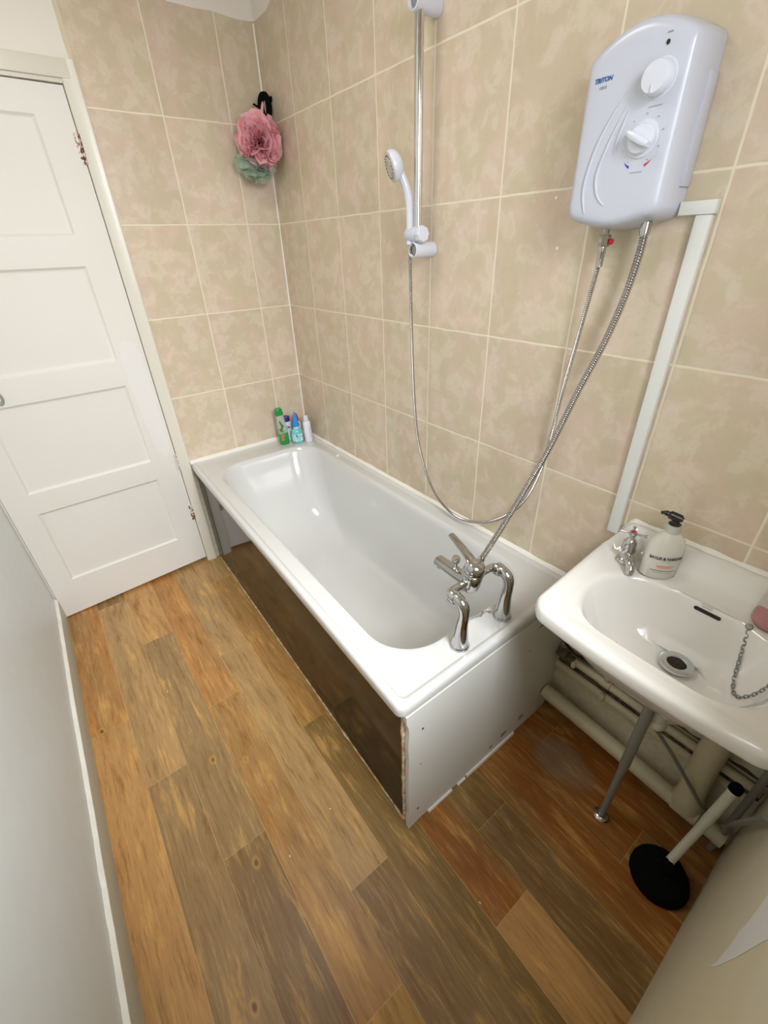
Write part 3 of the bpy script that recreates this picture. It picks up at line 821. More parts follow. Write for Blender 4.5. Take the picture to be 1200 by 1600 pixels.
obj('collar', bm, M_chrome, h1)
HB = [(-.040, -1.592, 1.425), (-.036, -1.584, 1.3744), (-.031, -1.5683, 1.2492), (-.027, -1.5535, 1.1367), (-.024, -1.5419, 1.0102), (-.024, -1.5275, .8975), (-.027, -1.4860, .7709), (-.034, -1.4021, .6700), (-.040, -1.2975, .615), (-.045, -1.1986, .6124), (-.050, -1.1060, .6730), (-.060, -1.040, .8217), (-.066, -1.0169, .9878), (-.071, -1.0070, 1.2218), (-.075, -1.0030, 1.4484), (-.0755, -1.0025, 1.476)]
h2 = thing('handset_hose', 'thin ribbed shower hose looping from the heater down and up to the handset', 'shower hose', (-.04, -1.3, .6))
bm = ribbed(HB, .0056, .0042, .0016, 10); obj('hose', bm, M_hose, h2, smooth=60)
bm = bmesh.new(); lathe(bm, [(.0, -.004), (.0072, -.004), (.0076, .020), (.0085, .022), (.0085, .034), (0, .034)], (-.040, -1.592, 1.420), (0.0, 0.0, .03), 18)
obj('collar', bm, M_chrome, h2)
# heater inlet nut with red valve
bm = bmesh.new(); lathe(bm, [(.0, 0), (.0105, 0), (.0115, .003), (.0115, .019), (.0105, .022), (.006, .022), (.006, .032), (0, .032)], (-.040, -1.594, 1.453), (0, 0, 1), 6)
obj('outlet_nut', bm, M_chrome, ht, smooth=20)
bm = bmesh.new(); lathe(bm, [(0, 0), (.0045, 0), (.0060, .004), (.0045, .008), (0, .009)], (-.040, -1.6045, 1.462), (0, -1, 0), 14)
plabel(obj('valve_screw', bm, M_red, ht), 'small red valve screw')

# ---------------------------------------------------------------- shower riser rail and handset
rl = thing('shower_riser_rail', 'chrome riser rail with white end brackets on the tiled wall', 'shower rail', (-.06, -1.02, 1.44))
bm = bmesh.new(); lathe(bm, [(.0, 0), (.0118, 0), (.0118, .52), (0, .52)], (-.060, -1.020, 1.449), (0, 0, 1), 28)
obj('rail', bm, M_rail, rl)
for z, q in ((1.4555, 0), (1.966, 1)):
    bm = bmesh.new()
    lathe(bm, [(.0, 0), (.0205, 0), (.0212, .004), (.0205, .070), (.0200, .079), (.0178, .0805), (.0165, .0775), (.0162, .066), (0, .066)], (-.0005, -1.020, z), (-1, 0, 0), 36)
    br = obj('end_bracket', bm, M_knob, rl)
    bm = bmesh.new(); lathe(bm, [(0, .0665), (.014, .0665), (.0145, .070), (.010, .0735), (0, .0735)], (-.0005, -1.020, z), (-1, 0, 0), 24)
    obj('fixing_plug', bm, M_chrome_d, br)
sl = thing('handset_holder', 'white sliding holder clamped low on the chrome riser rail', 'handset holder', (-.06, -1.02, 1.476))
bm = bmesh.new(); lathe(bm, [(0, 0), (.0180, 0), (.0200, .004), (.0200, .040), (.017, .046), (0, .046)], (-.066, -1.034, 1.494), (-.12, 1, 0), 28)
obj('clamp', bm, M_plastic, sl)
bm = bmesh.new()
lathe(bm, [(0, 0), (.0200, 0), (.0208, .004), (.0205, .016), (.0185, .019), (0, .020)], (-.066, -1.036, 1.494), (-.1, -1, .05), 40, wob=lambda t, r, z: 1 + .055 * math.cos(8 * 2 * math.pi * t) if r > .01 else 1)
obj('clamp_knob', bm, M_knob, sl)
hs = thing('shower_handset', 'white shower handset with grey spray face resting in its holder', 'shower head', (-.076, -.998, 1.48))
HH = [(-.0755, -1.001, 1.470), (-.0755, -1.001, 1.500), (-.0765, -1.003, 1.535), (-.080, -1.004, 1.575), (-.088, -1.001, 1.608), (-.098, -.993, 1.634), (-.106, -.984, 1.650)]
bm = bmesh.new(); P = path(HH, 6); L = len(P)
tube(bm, P, [.0088 + .0022 * min(1, (i / (L - 1)) * 1.6) + .002 * max(0, i / (L - 1) - .75) * 4 for i in range(L)], 20)
hc = V((-.117, -.980, 1.656)); hd = V((-.86, .36, -.30)).normalized()
lathe(bm, [(0, -.026), (.012, -.026), (.024, -.021), (.034, -.012), (.0375, -.002), (.0375, .006), (.036, .009), (.0, .009)], hc, hd, 36)
obj('body', bm, M_knob, hs, smooth=50)
bm = bmesh.new(); lathe(bm, [(0, .008), (.0330, .008), (.0335, .010), (.031, .0115), (.020, .0105), (.019, .0125), (0, .0130)], hc, hd, 36)
sf = obj('spray_face', bm, mat('grey_spray_plate', rgb(186, 184, 176), .35, col2=rgb(206, 204, 196), scale=80), hs)
bm = bmesh.new(); Mf = frame(hc + hd * .0122, hd)
for rr_, nn in ((.007, 6), (.014, 12), (.026, 20)):
    for k in range(nn):
        a = 2 * math.pi * k / nn; p = Mf @ V((rr_ * math.cos(a), rr_ * math.sin(a), -.001)); lathe(bm, [(0, 0), (.0012, 0), (.0010, .0018), (0, .0019)], p, hd, 6)
o = obj('spray_nozzles', bm, M_dark, sf)

# ---------------------------------------------------------------- bath puff and hook
pf = thing('bath_puff', 'fluffy pink mesh bath puff hanging in the tiled corner', 'bath puff', (-.085, -.085, 1.74))
M_pink = mat('pink_mesh', rgb(250, 172, 182), .8, sss=.2, col2=rgb(252, 196, 202), scale=40, alpha=.80)
M_green_net = mat('pale_green_mesh', rgb(158, 178, 156), .8, col2=rgb(180, 192, 172), scale=40, alpha=.75)
def puff(center, R, n, seed, name, mm, squash=(1, 1, 1), zmax=9):
    random.seed(seed); bm = bmesh.new()
    for i in range(n):
        # ruffled petal: a frilly disc strip standing radially
        a = V((random.gauss(0, 1), random.gauss(0, 1), random.gauss(0, 1))).normalized()
        M = frame((0, 0, 0), a); K = 22; Rr = R * random.uniform(.82, 1.05); fr = random.choice((3, 4, 5)); ph = random.uniform(0, 6.28); lift = random.uniform(.25, 1.1)
        loops = []
        for s in range(6):
            t = s / 5; row = []
            for k in range(K):
                th = 2 * math.pi * k / K
                rad = Rr * (.08 + .62 * t) * (1 + .12 * math.sin(fr * 2 * th + ph))
                h = Rr * (lift * (t ** .8)) * .85 + Rr * .20 * t * math.sin(fr * th + ph)
                p = M @ V((rad * math.cos(th), rad * math.sin(th), h)); L = p.length
                if L > Rr: p *= Rr / L
                row.append(V(center) + V((p.x * squash[0], p.y * squash[1], p.z * squash[2])))
            loops.append(row)
        loft(bm, loops, False, False)
    for v in bm.verts:   # stay clear of the walls
        v.co.x = min(v.co.x, -.004 - .25 * 0); v.co.y = min(v.co.y, -.004)
    return obj(name, bm, mm, pf, smooth=70)
puff((-.090, -.104, 1.834), .094, 60, 3, 'ruffles', M_pink, (1, 1, 1.02))
g_ = puff((-.115, -.086, 1.765), .078, 14, 8, 'lower_ruffles', M_green_net, (1.15, .8, .9)); plabel(g_, 'pale green mesh showing beneath the pink')
bm = bmesh.new(); tube(bm, path([(-.06, -.082, 1.905), (-.052, -.076, 1.935), (-.040, -.073, 1.962), (-.048, -.078, 1.935), (-.058, -.084, 1.90)], 5), .0035, 8)
obj('cord', bm, M_pink, pf)
bm = bmesh.new()
random.seed(5)
for k in range(7):
    c0 = V((-.026 - .002 * k, -.074 + .004 * random.random(), 1.948 + .002 * random.random()))
    pts2 = []
    for i in range(25):
        a = 2 * math.pi * i / 24; pts2.append(V((c0.x + .011 * math.cos(a), c0.y - .013 * math.cos(a), c0.z + (.036 + .003 * (k % 2)) * math.sin(a))))
    tube(bm, pts2, .0068, 8, cap=False)
tube(bm, path([(-.036, -.058, 1.950), (-.050, -.042, 1.954), (-.060, -.030, 1.962)], 4), .0035, 8)
tag(obj('hair_bands', bm, M_black), 'bunch of black hair bands hung on the corner hook above the pink puff', 'hair bands')
bm = bmesh.new()
tube(bm, path([(-.0005, -.070, 1.975), (-.020, -.071, 1.975), (-.036, -.072, 1.970), (-.042, -.072, 1.980)], 5), .003, 8)
lathe(bm, [(0, 0), (.010, 0), (.010, .002), (0, .003)], (-.0005, -.070, 1.975), (-1, 0, 0), 16)
tag(obj('wall_hook', bm, M_black), 'small black hook on the tiles holding the puff and hair bands', 'hook')

# ---------------------------------------------------------------- toiletries in the corner of the bath rim
ZB = ZR - .002
def tilt(bm, base, ax, ang_):
    M = Matrix.Translation(V(base)) @ Matrix.Rotation(math.radians(ang_), 4, V(ax)) @ Matrix.Translation(-V(base))
    bmesh.ops.transform(bm, matrix=M, verts=bm.verts)
GB = (-.176, -.083, ZB)
gb = thing('shampoo_bottle', 'clear bottle with green liquid and green cap, leftmost in the bath corner', 'bottle', GB)
M_clear = mat('clear_plastic', rgb(196, 206, 186), .12, alpha=.55)
M_gliq = mat('green_liquid', rgb(14, 150, 62), .15)
def gl(f, parts):
    out = bmesh.new(); f(out); tilt(out, GB, (0, 1, 0), -3); return out
def rloop(c, hx, hy, z, r): return [V((p.x, p.y, z)) for p in rr(c[0] - hx, c[0] + hx, c[1] - hy, c[1] + hy, r, z, 5, 3)]
def f(b): loft(b, [rloop(GB, hx, hy, ZB + z, r) for z, hx, hy, r in ((.001, .018, .012, .008), (.006, .0235, .0155, .010), (.07, .0245, .0160, .010), (.12, .0225, .015, .010), (.155, .0200, .0140, .010), (.165, .0175, .0130, .0095))])
obj('bottle_body', gl(f, 0), M_clear, gb, smooth=40)
def f(b): loft(b, [rloop(GB, hx, hy, ZB + z, r) for z, hx, hy, r in ((.0, .019, .013, .008), (.005, .0242, .0162, .010), (.055, .0252, .0167, .010), (.062, .0252, .0167, .010))])
plabel(obj('liquid', gl(f, 0), M_gliq, gb), 'bright green liquid filling the lower third')
def f(b): loft(b, [rloop(GB, hx, hy, ZB + z, r) for z, hx, hy, r in ((.160, .0185, .0140, .0095), (.163, .0200, .0148, .010), (.190, .0180, .0135, .010), (.196, .0150, .0110, .008))])
plabel(obj('cap', gl(f, 0), mat('green_cap', rgb(24, 140, 62), .25), gb), 'green flip cap')
def leaf(b, cy, cz, L, W, a):
    P = []
    for k in range(12):
        q = 2 * math.pi * k / 12; x = L * math.cos(q); z = W * math.sin(q) * (1 - .2 * math.cos(q))
        P.append(b.verts.new(V((GB[0] - .0006 + cy + x * math.cos(a) - z * math.sin(a), GB[1] - .0172, ZB + cz + x * math.sin(a) + z * math.cos(a)))))
    b.faces.new(P)
def f(b):
    leaf(b, -.008, .120, .018, .005, 1.9); leaf(b, -.004, .098, .016, .006, .9); leaf(b, -.012, .082, .015, .005, 2.4)
obj('leaf_print', gl(f, 0), mat('leaf_green', rgb(70, 120, 66), .5), gb, smooth=0)
def f(b): leaf(b, -.010, .050, .013, .009, .2); leaf(b, -.012, .033, .010, .008, .2)
plabel(obj('fruit_print', gl(f, 0), mat('fruit_red', rgb(190, 110, 90), .5), gb, smooth=0), 'reddish fruit printed on the label')

TB = (-.112, -.110, ZB)
tb = thing('gel_bottle', 'turquoise bottle with a tall pointed blue cap in the bath corner', 'bottle', TB)
bm = bmesh.new(); lathe(bm, [(0, 0), (.026, 0), (.0295, .005), (.0300, .040), (.0295, .060), (.027, .070), (.018, .078), (.012, .080), (0, .080)], TB, seg=36, sx=1, sy=.8, x=(1, -.3, 0))
obj('bottle_body', bm, mat('turquoise', rgb(92, 186, 190), .2, col2=rgb(120, 204, 204), scale=30), tb)
bm = bmesh.new(); lathe(bm, [(.0303, .012), (.0306, .014), (.0306, .050), (.0303, .052)], TB, seg=36, sx=1, sy=.8, x=(1, -.3, 0), cap0=False, cap1=False)
lb = obj('label', bm, mat('pale_label', rgb(150, 214, 216), .35, col2=rgb(220, 236, 236), scale=45, p0=.45, p1=.6), tb)
bm = bmesh.new()
for k in range(4): box(bm, TB[0] + .000, TB[0] + .004, TB[1] - .0256, TB[1] - .0240, ZB + .016 + .008 * k, ZB + .020 + .008 * k)
for k in range(3): box(bm, TB[0] - .020 + .003 * k, TB[0] - .006, TB[1] - .0250, TB[1] - .0205, ZB + .046 - .006 * k, ZB + .0485 - .006 * k)
obj('label_print', bm, mat('navy_print', rgb(60, 90, 130), .5), lb)
bm = bmesh.new(); lathe(bm, [(0, .079), (.0150, .079), (.0155, .082), (.0150, .092), (.0, .092)], TB, seg=28)
plabel(obj('collar', bm, M_knob, tb), 'white collar under the blue cap')
bm = bmesh.new(); lathe(bm, [(0, .091), (.0185, .091), (.0192, .094), (.0180, .104), (.0130, .124), (.0075, .148), (.0035, .165), (.0012, .172), (0, .172)], TB, seg=28)
plabel(obj('cap', bm, mat('bright_blue_cap', rgb(24, 140, 214), .3), tb), 'tall pointed bright blue cap')

WB = (-.060, -.140, ZB)
wb = thing('white_bottle', 'slim plain white bottle with rounded white cap, rightmost in the bath corner', 'bottle', WB)
M_wp = mat('milky_plastic', rgb(226, 224, 234), .3)
def wl(prof): b = bmesh.new(); lathe(b, prof, WB, seg=32, sx=1, sy=.85); tilt(b, WB, (0, 1, 0), -2); return b
obj('bottle_body', wl([(0, 0), (.0185, 0), (.0205, .003), (.0210, .05), (.0205, .105), (.0170, .113), (.0125, .116), (0, .116)]), M_wp, wb)
obj('cap', wl([(0, .114), (.0130, .114), (.0138, .116), (.0132, .138), (.0110, .144), (0, .146)]), M_knob, wb)
bm = bmesh.new()
for k in range(9): box(bm, WB[0] - .002, WB[0] + .008 - .002 * (k % 3), WB[1] - .0190, WB[1] - .0170, ZB + .028 + .007 * k, ZB + .0295 + .007 * k)
obj('label_print', bm, mat('lilac_print', rgb(176, 172, 196), .5), wb)

PB = (-.138, -.052, ZB)
pb = thing('purple_capped_bottle', 'white bottle with purple cap standing behind the turquoise bottle', 'bottle', PB)
bm = bmesh.new(); lathe(bm, [(0, 0), (.0235, 0), (.0250, .004), (.0250, .100), (.0220, .108), (0, .108)], PB, seg=32, sx=1, sy=.8); obj('bottle_body', bm, M_knob, pb)
bm = bmesh.new(); lathe(bm, [(0, .107), (.0205, .107), (.0215, .110), (.0208, .132), (.0180, .136), (0, .137)], PB, seg=32, sx=1, sy=.8)
plabel(obj('cap', bm, mat('purple_cap', rgb(68, 34, 120), .3), pb), 'dark purple cap')
text_mesh('Ox', .019, (PB[0] - .002, PB[1] - .0208, ZB + .080), (1, 0, 0), (0, 0, 1), mat('navy_letters', rgb(50, 60, 110), .5), 'letter_print', pb, bold=.0006)
RB = (-.078, -.058, ZB)
rb = thing('red_capped_bottle', 'small white bottle with pointed red cap behind the slim white bottle', 'bottle', RB)
bm = bmesh.new(); lathe(bm, [(0, 0), (.018, 0), (.0195, .003), (.0195, .085), (.012, .098), (0, .098)], RB, seg=28); obj('bottle_body', bm, M_knob, rb)
bm = bmesh.new(); lathe(bm, [(0, .097), (.0115, .097), (.0125, .100), (.0090, .128), (.0050, .140), (0, .141)], RB, seg=24); tilt(bm, (RB[0], RB[1], ZB + .097), (0, 1, 0), -5)
plabel(obj('cap', bm, mat('crimson_cap', rgb(196, 34, 70), .3), rb), 'pointed crimson cap')

# ---------------------------------------------------------------- basin
BZ = .778; BYC = -2.012
def cwarp(p):
    d = min(1, -p.x / .375)
    y = BYC + (p.y - BYC) * (1 - .095 * d)
    s = (y - BYC) / .26
    x = p.x * (1 + .055 * (1 - s * s))
    z = p.z
    return V((x, y, z))
def up_h(y):
    a = min(1, max(0, (-1.752 - y) / .055)); b = min(1, max(0, (y + 2.272) / .055)); s = lambda t: t * t * (3 - 2 * t)
    return .070 * s(a) * s(b)
def bz(L, wgt):
    out = []
    for p in L:
        q = cwarp(p)
        if wgt:
            g = min(1, max(0, (.052 + q.x) / .034)); g = g * g * (3 - 2 * g)
            q.z += up_h(p.y) * g
        out.append(q)
    return out
def crr(ins, r, z, wgt=True): return bz(rr(-.375 + ins, -.001 - min(ins, .001), -2.272 + ins, -1.752 - ins, r, z, 12, 20), wgt)
def crr2(x0, x1, y0, y1, r, z, wgt=False): return bz(rr(x0, x1, y0, y1, r, z, 12, 20), wgt)
under = [crr2(-.20, -.14, -2.05, -1.97, .025, BZ - .190), crr2(-.235, -.10, -2.10, -1.92, .06, BZ - .185), crr2(-.29, -.05, -2.16, -1.86, .09, BZ - .15), crr2(-.335, -.008, -2.21, -1.81, .09, BZ - .08), crr2(-.350, -.004, -2.235, -1.79, .05, BZ - .043)]
lip = [crr2(-.360, -.003, -2.255, -1.769, .042, BZ - .040), crr2(-.371, -.002, -2.268, -1.756, .042, BZ - .038), crr2(-.375, -.001, -2.272, -1.752, .042, BZ - .030), crr(.0, .042, BZ - .012, True), crr(.0035, .040, BZ - .003), crr(.012, .036, BZ + .001), crr(.024, .034, BZ - .0005)]
def cm(ins, back, r, z): return bz(rr(-.375 + ins, -back, -2.272 + ins, -1.752 - ins, r, z, 12, 20), True)
mid = [cm(.030, .010, .035, BZ - .001), cm(.034, .020, .045, BZ - .002), cm(.038, .030, .06, BZ - .003), cm(.042, .045, .075, BZ - .004), cm(.047, .062, .09, BZ - .005), cm(.052, .078, .11, BZ - .0055)]
bowl = [crr2(-.340, -.084, -2.212, -1.812, .125, BZ - .0065), crr2(-.335, -.088, -2.206, -1.818, .125, BZ - .013), crr2(-.328, -.092, -2.196, -1.828, .122, BZ - .035), crr2(-.316, -.100, -2.180, -1.846, .115, BZ - .075), crr2(-.295, -.112, -2.155, -1.870, .105, BZ - .112), crr2(-.262, -.130, -2.115, -1.912, .065, BZ - .133), crr2(-.222, -.118, -2.084, -1.975, .050, BZ - .1400), crr2(-.212, -.124, -2.075, -1.982, .040, BZ - .1410), crr2(-.185, -.145, -2.048, -2.010, .018, BZ - .1410)]
bs = thing('washbasin', 'white ceramic washbasin on the tiled wall with chrome waste and overflow slot', 'washbasin', (-.19, BYC, .59))
bm = bmesh.new(); loft(bm, catmull(under + lip, 2)[:-1] + catmull([lip[-1]] + mid, 1) + catmull(bowl, 3), True, True)
bmesh.ops.recalc_face_normals(bm, faces=bm.faces)
# overflow platform: gentle raised shelf on the back slope
for v in bm.verts:
    x, y, z = v.co
    if z > BZ - .07 and -.135 < x < -.060 and abs(y - (BYC - .018)) < .085:
        q = 1 - max(0, (abs(y - (BYC - .018)) - .050) / .035); q = max(0, min(1, q)); q = q * q * (3 - 2 * q)
        if x < -.088: v.co.x = x + .012 * q * max(0, 1 - (BZ - z) / .07)
bvh = BVHTree.FromBMesh(bm)
def surf(x, y, z0=1.2):
    h = bvh.ray_cast(V((x, y, z0)), V((0, 0, -1))); return h[0], h[1]
bo_ = obj('bowl', bm, M_ceramic, bs, smooth=60)
# waste
wc = V((-.166, -2.032, BZ - .1445))
hit, nn_ = surf(wc.x, wc.y)
wc = V((wc.x, wc.y, max(surf(wc.x + .034 * math.cos(k * .524), wc.y + .034 * math.sin(k * .524))[0].z for k in range(12)) - .0006))
bm = bmesh.new(); lathe(bm, [(.0175, -.006), (.0180, .0), (.0200, .0025), (.0310, .0034), (.0335, .0024), (.0340, -.003)], wc, (0, 0, 1), 40, cap0=False, cap1=False)
obj('waste_flange', bm, mat('satin_chrome', (.62, .66, .68, 1), .22, 1), bs)
bm = bmesh.new(); lathe(bm, [(0, .0006), (.0178, .0006), (.0182, -.004)], wc, (0, 0, 1), 32, cap1=False)
wh = obj('waste_hole', bm, M_dark, bs)
bm = bmesh.new()
box(bm, wc.x - .0165, wc.x + .0165, wc.y - .0008, wc.y + .0008, wc.z + .0006, wc.z + .0014); box(bm, wc.x - .0008, wc.x + .0008, wc.y - .0165, wc.y + .0165, wc.z + .0006, wc.z + .0014)
lathe(bm, [(0, .0006), (.004, .0006), (.003, .003), (0, .003)], wc, seg=12)
obj('waste_grid', bm, mat('tarnished', rgb(70, 52, 38), .5, .5), wh)
# overflow slot
oy = BYC - .019
def sproj(y, z):   # hit the back slope from the front of the bowl
    h = bvh.ray_cast(V((-.20, y, z)), V((1, 0, 0))); return h[0], h[1]
bm = bmesh.new(); P = []
for k in range(28):
    a = 2 * math.pi * k / 28; cyy = .0225 * (1 if math.cos(a) > 0 else -1); yy = oy + cyy + .0042 * math.cos(a); zz = BZ - .0235 + .0042 * math.sin(a)
    hp, hn = sproj(yy, zz); P.append(bm.verts.new(hp + V((-.0008, 0, .0002))))
bm.faces.new(P); obj('overflow_slot', bm, M_dark, bs, smooth=0)
bm = bmesh.new()
for j, (a0, a1) in enumerate(((.000, .024), (.003, .022))):
    hp, _ = sproj(oy + .010, BZ - .0145 + .0032 * (1 - j)); 
    n_ = 9
    for i in range(n_):
        yy = oy + .016 - a0 - (a1 - a0) * i / n_; hp, _ = sproj(yy, BZ - .0110 - .0036 * j)
        if hp: box(bm, hp.x - .0007, hp.x + .001, yy - .0008, yy + .0008, hp.z - .0008, hp.z + .0008)
obj('maker_print', bm, M_grey_ink, bs)
# caulk along the top of the upstand
bm = bmesh.new(); rows = []
for i in range(90):
    y = -1.765 - (.50) * i / 89; k = 1 + .4 * noise.noise(V((y * 22, 4, 0))); z = BZ + up_h(y) + .001
    rows.append([V((-.0004, y, z + .0075 * k)), V((-.004, y, z + .006 * k)), V((-.0085 * k, y, z + .0005)), V((-.0085 * k, y, z - .001)), V((-.0004, y, z - .003))])
loft(bm, rows); tag(obj('sealant_bead', bm, M_caulk), 'white sealant bead between the washbasin upstand and the tiles', 'sealant')

# plug chain hanging into the bowl
cp = [(-.096, -2.096), (-.118, -2.106), (-.150, -2.118), (-.178, -2.128), (-.196, -2.140), (-.196, -2.160), (-.180, -2.178), (-.165, -2.192)]
c3 = []
for i, (x, y) in enumerate(cp):
    x += .008; y -= .008; h, _ = surf(x, y); c3.append(h + V((0, 0, .0035)))
ch = thing('basin_plug_chain', 'metal plug chain hanging into the washbasin bowl', 'chain', c3[0])
bm = chain(c3, .0115, .0011, M_chrome_d, step=.0085); obj('links', bm, M_chrome_d, ch)
bm = bmesh.new(); lathe(bm, [(0, 0), (.0065, 0), (.0070, .002), (.005, .005), (0, .006)], c3[0] - V((0, 0, .003)), (-.6, 0, .8), 18); obj('chain_stay', bm, M_chrome_d, ch)

# basin tap
TP = V((-.070, -1.832, BZ - .004))
tp = thing('basin_tap', 'small chrome cross-head tap with red spot on the washbasin', 'tap', TP)
bm = bmesh.new()
lathe(bm, [(0, 0), (.0215, 0), (.0225, .003), (.0200, .008), (.0150, .012), (.0145, .028), (.0165, .032), (.0172, .036), (.0150, .040), (.0155, .046), (.0148, .058), (.0100, .066), (.0060, .070), (.0050, .078), (0, .078)], TP, seg=32)
obj('tap_body', bm, M_chrome, tp)
bm = bmesh.new(); sd_ = V((-.80, -.60, 0)).normalized(); q0 = TP + V((0, 0, .024))
P = path([q0, q0 + sd_ * .020 + V((0, 0, .001)), q0 + sd_ * .040 + V((0, 0, -.002)), q0 + sd_ * .054 + V((0, 0, -.012)), q0 + sd_ * .058 + V((0, 0, -.022))], 6)
tube(bm, P, [.0115 - .0022 * i / (len(P) - 1) for i in range(len(P))], 20); obj('spout', bm, M_chrome, tp)
bm = bmesh.new(); hc2 = TP + V((0, 0, .082))
lathe(bm, [(0, -.006), (.0080, -.006), (.0088, 0), (.0080, .005), (0, .006)], hc2, seg=20)
for k in range(4):
    a = math.radians(20 + 90 * k); d_ = V((math.cos(a), math.sin(a), 0)); lathe(bm, [(0, 0), (.0026, 0), (.0024, .018), (.0040, .022), (.0036, .026), (0, .027)], hc2 + d_ * .005, d_, 12)
obj('cross_head', bm, M_chrome, tp)
bm = bmesh.new(); lathe(bm, [(0, 0), (.0055, 0), (.0050, .0016), (0, .002)], hc2 + V((0, 0, .0055)), seg=18); plabel(obj('hot_indicator', bm, M_red, tp), 'red hot-water spot')

# soap bottle
SB = V((-.062, -1.905, BZ - .0035))
sb = thing('soap_dispenser', 'clear hand soap bottle with black pump beside the basin tap', 'soap dispenser', SB)
M_soap = mat('cloudy_soap', rgb(236, 232, 220), .18, sss=.3)
M_scl = mat('clear_pet', rgb(232, 229, 217), .08, alpha=.55)
face = V((-.72, -.69, 0)).normalized(); side = V((-face.y, face.x, 0))
prof = [(0, 0), (.035, 0), (.0395, .004), (.0400, .030), (.0400, .070), (.0385, .086), (.0345, .099), (.0270, .110), (.0190, .118), (.0155, .122)]
bm = bmesh.new(); lathe(bm, prof[:5] + [(.0385, .078), (0, .078)], SB, seg=44, sx=.995, sy=.60, x=side); obj('soap', bm, M_soap, sb)
bm = bmesh.new(); lathe(bm, [(r * 1.012, z) for r, z in prof] + [(.0150, .140), (0, .140)], SB - V((0, 0, .0)), seg=44, sx=1, sy=.61, x=side); obj('bottle_body', bm, M_scl, sb)
bm = bmesh.new(); lathe(bm, [(0, .122), (.0150, .122), (.0155, .124), (.0150, .141), (0, .142)], SB, seg=28); obj('neck', bm, mat('clear_neck', rgb(206, 204, 194), .1, alpha=.8), sb)
bm = bmesh.new(); lathe(bm, [(0, .140), (.0120, .140), (.0128, .143), (.0085, .146), (.0070, .156), (.0, .157)], SB, seg=24)
pd = V((-.30, .95, 0)).normalized(); pz = SB + V((0, 0, .156))
lp = [pz - pd * .012, pz - pd * .008 + V((0, 0, .001)), pz + V((0, 0, .003)), pz + pd * .014 + V((0, 0, .006)), pz + pd * .026 + V((0, 0, .008)), pz + pd * .031 + V((0, 0, .005))]
tube(bm, path(lp, 4), [.0060 + (.0035 if 3 < i < 13 else 0) - .0020 * (i > 15) for i in range(21)], 14)
plabel(obj('pump', bm, mat('dark_pump', rgb(34, 24, 24), .3), sb), 'dark brown-black pump top')
def curve_on(cz, off=.0):
    def c(x, y, z):
        a = x / .0405; ex, ey = .0409 * math.sin(a), .0409 * .61 * math.cos(a)
        return SB + side * ex + face * (ey + .0007 + off) + V((0, 0, cz + y))
    return c
text_mesh('BAYLIS & HARDING', .0104, None, (1, 0, 0), (0, 0, 1), M_black_ink, 'brand_print', sb, bold=.00035, curve=curve_on(.060), sx=.92)
text_mesh('ENGLAND', .0040, None, (1, 0, 0), (0, 0, 1), M_grey_ink, 'country_print', sb, curve=curve_on(.0525), sx=1.3)
def bars(rows, mm, name):
    bm = bmesh.new(); cf = curve_on(0)
    for x0, x1, z, h in rows:
        n_ = max(3, int((x1 - x0) / .0022))
        for i in range(n_):
            a, b = x0 + (x1 - x0) * i / n_, x0 + (x1 - x0) * (i + .72) / n_
            bm.faces.new([bm.verts.new(cf(x, z + dz, 0)) for x, dz in ((a, 0), (b, 0), (b, h), (a, h))])
    obj(name, bm, mm, sb, smooth=0)
bars([(-.020, .022, .038, .0022), (-.016, .016, .0335, .0018)], M_orange_ink, 'orange_print')
bars([(-.030, .030, .0255, .0016), (-.024, .020, .020, .0008)], M_black_ink, 'small_print')
bars([(-.012, .012, .0640, .0008)], M_grey_ink, 'small_print')

# red-based bottle at the right of the basin deck
QB = V((-.052, -2.126, BZ - .003))
qb = thing('red_soap_bottle', 'clear bottle with red liquid at the right end of the washbasin', 'bottle', QB)
bm = bmesh.new(); lathe(bm, [(0, 0), (.030, 0), (.0345, .005), (.0350, .016), (.0340, .024), (0, .024)], QB, seg=36, sy=.9); plabel(obj('liquid', bm, mat('red_liquid', rgb(200, 60, 76), .12, col2=rgb(176, 40, 60), scale=30), qb), 'red liquid in the bottom')
bm = bmesh.new(); lathe(bm, [(0, .001), (.0305, .001), (.0352, .005), (.0358, .016), (.0350, .030), (.0330, .060), (.0315, .110), (.020, .130), (.012, .136), (.012, .150), (0, .150)], QB, seg=36, sy=.9); obj('bottle_body', bm, mat('rosy_clear', rgb(206, 190, 186), .08, alpha=.38), qb)
bm = bmesh.new(); lathe(bm, [(0, .148), (.014, .148), (.0145, .151), (.0135, .172), (0, .173)], QB, seg=24); obj('cap', bm, M_knob, qb)

# ---------------------------------------------------------------- under the basin
st = thing('basin_stand', 'grey metal leg stand holding up the washbasin', 'stand', (-.2, -2.03, 0))
bm = bmesh.new()
tube(bm, [V((-.200, -2.030, .006)), V((-.200, -2.030, .24)), V((-.200, -2.030, .27)), V((-.202, -2.029, .50)), V((-.203, -2.029, .584))], [.0095, .0095, .0125, .0125, .0125], 18)
obj('leg', bm, M_chrome_d, st)
bm = bmesh.new(); lathe(bm, [(0, 0), (.0215, 0), (.0225, .003), (.0200, .0065), (.0130, .009), (.0110, .014), (0, .014)], (-.2, -2.030, .0005), seg=28); obj('foot', bm, M_chrome, st)
bm = bmesh.new(); tube(bm, [V((-.045, -2.2615, .004)), V((-.045, -2.2615, .28)), V((-.045, -2.2615, .64))], [.0085, .0085, .0105], 16); obj('leg', bm, M_chrome_d, st)
bm = bmesh.new(); tube(bm, path([(-.193, -2.036, .470), (-.13, -2.10, .34), (-.062, -2.20, .152), (-.05, -2.222, .11)], 4), .0048, 10); obj('brace', bm, M_chrome_d, st)
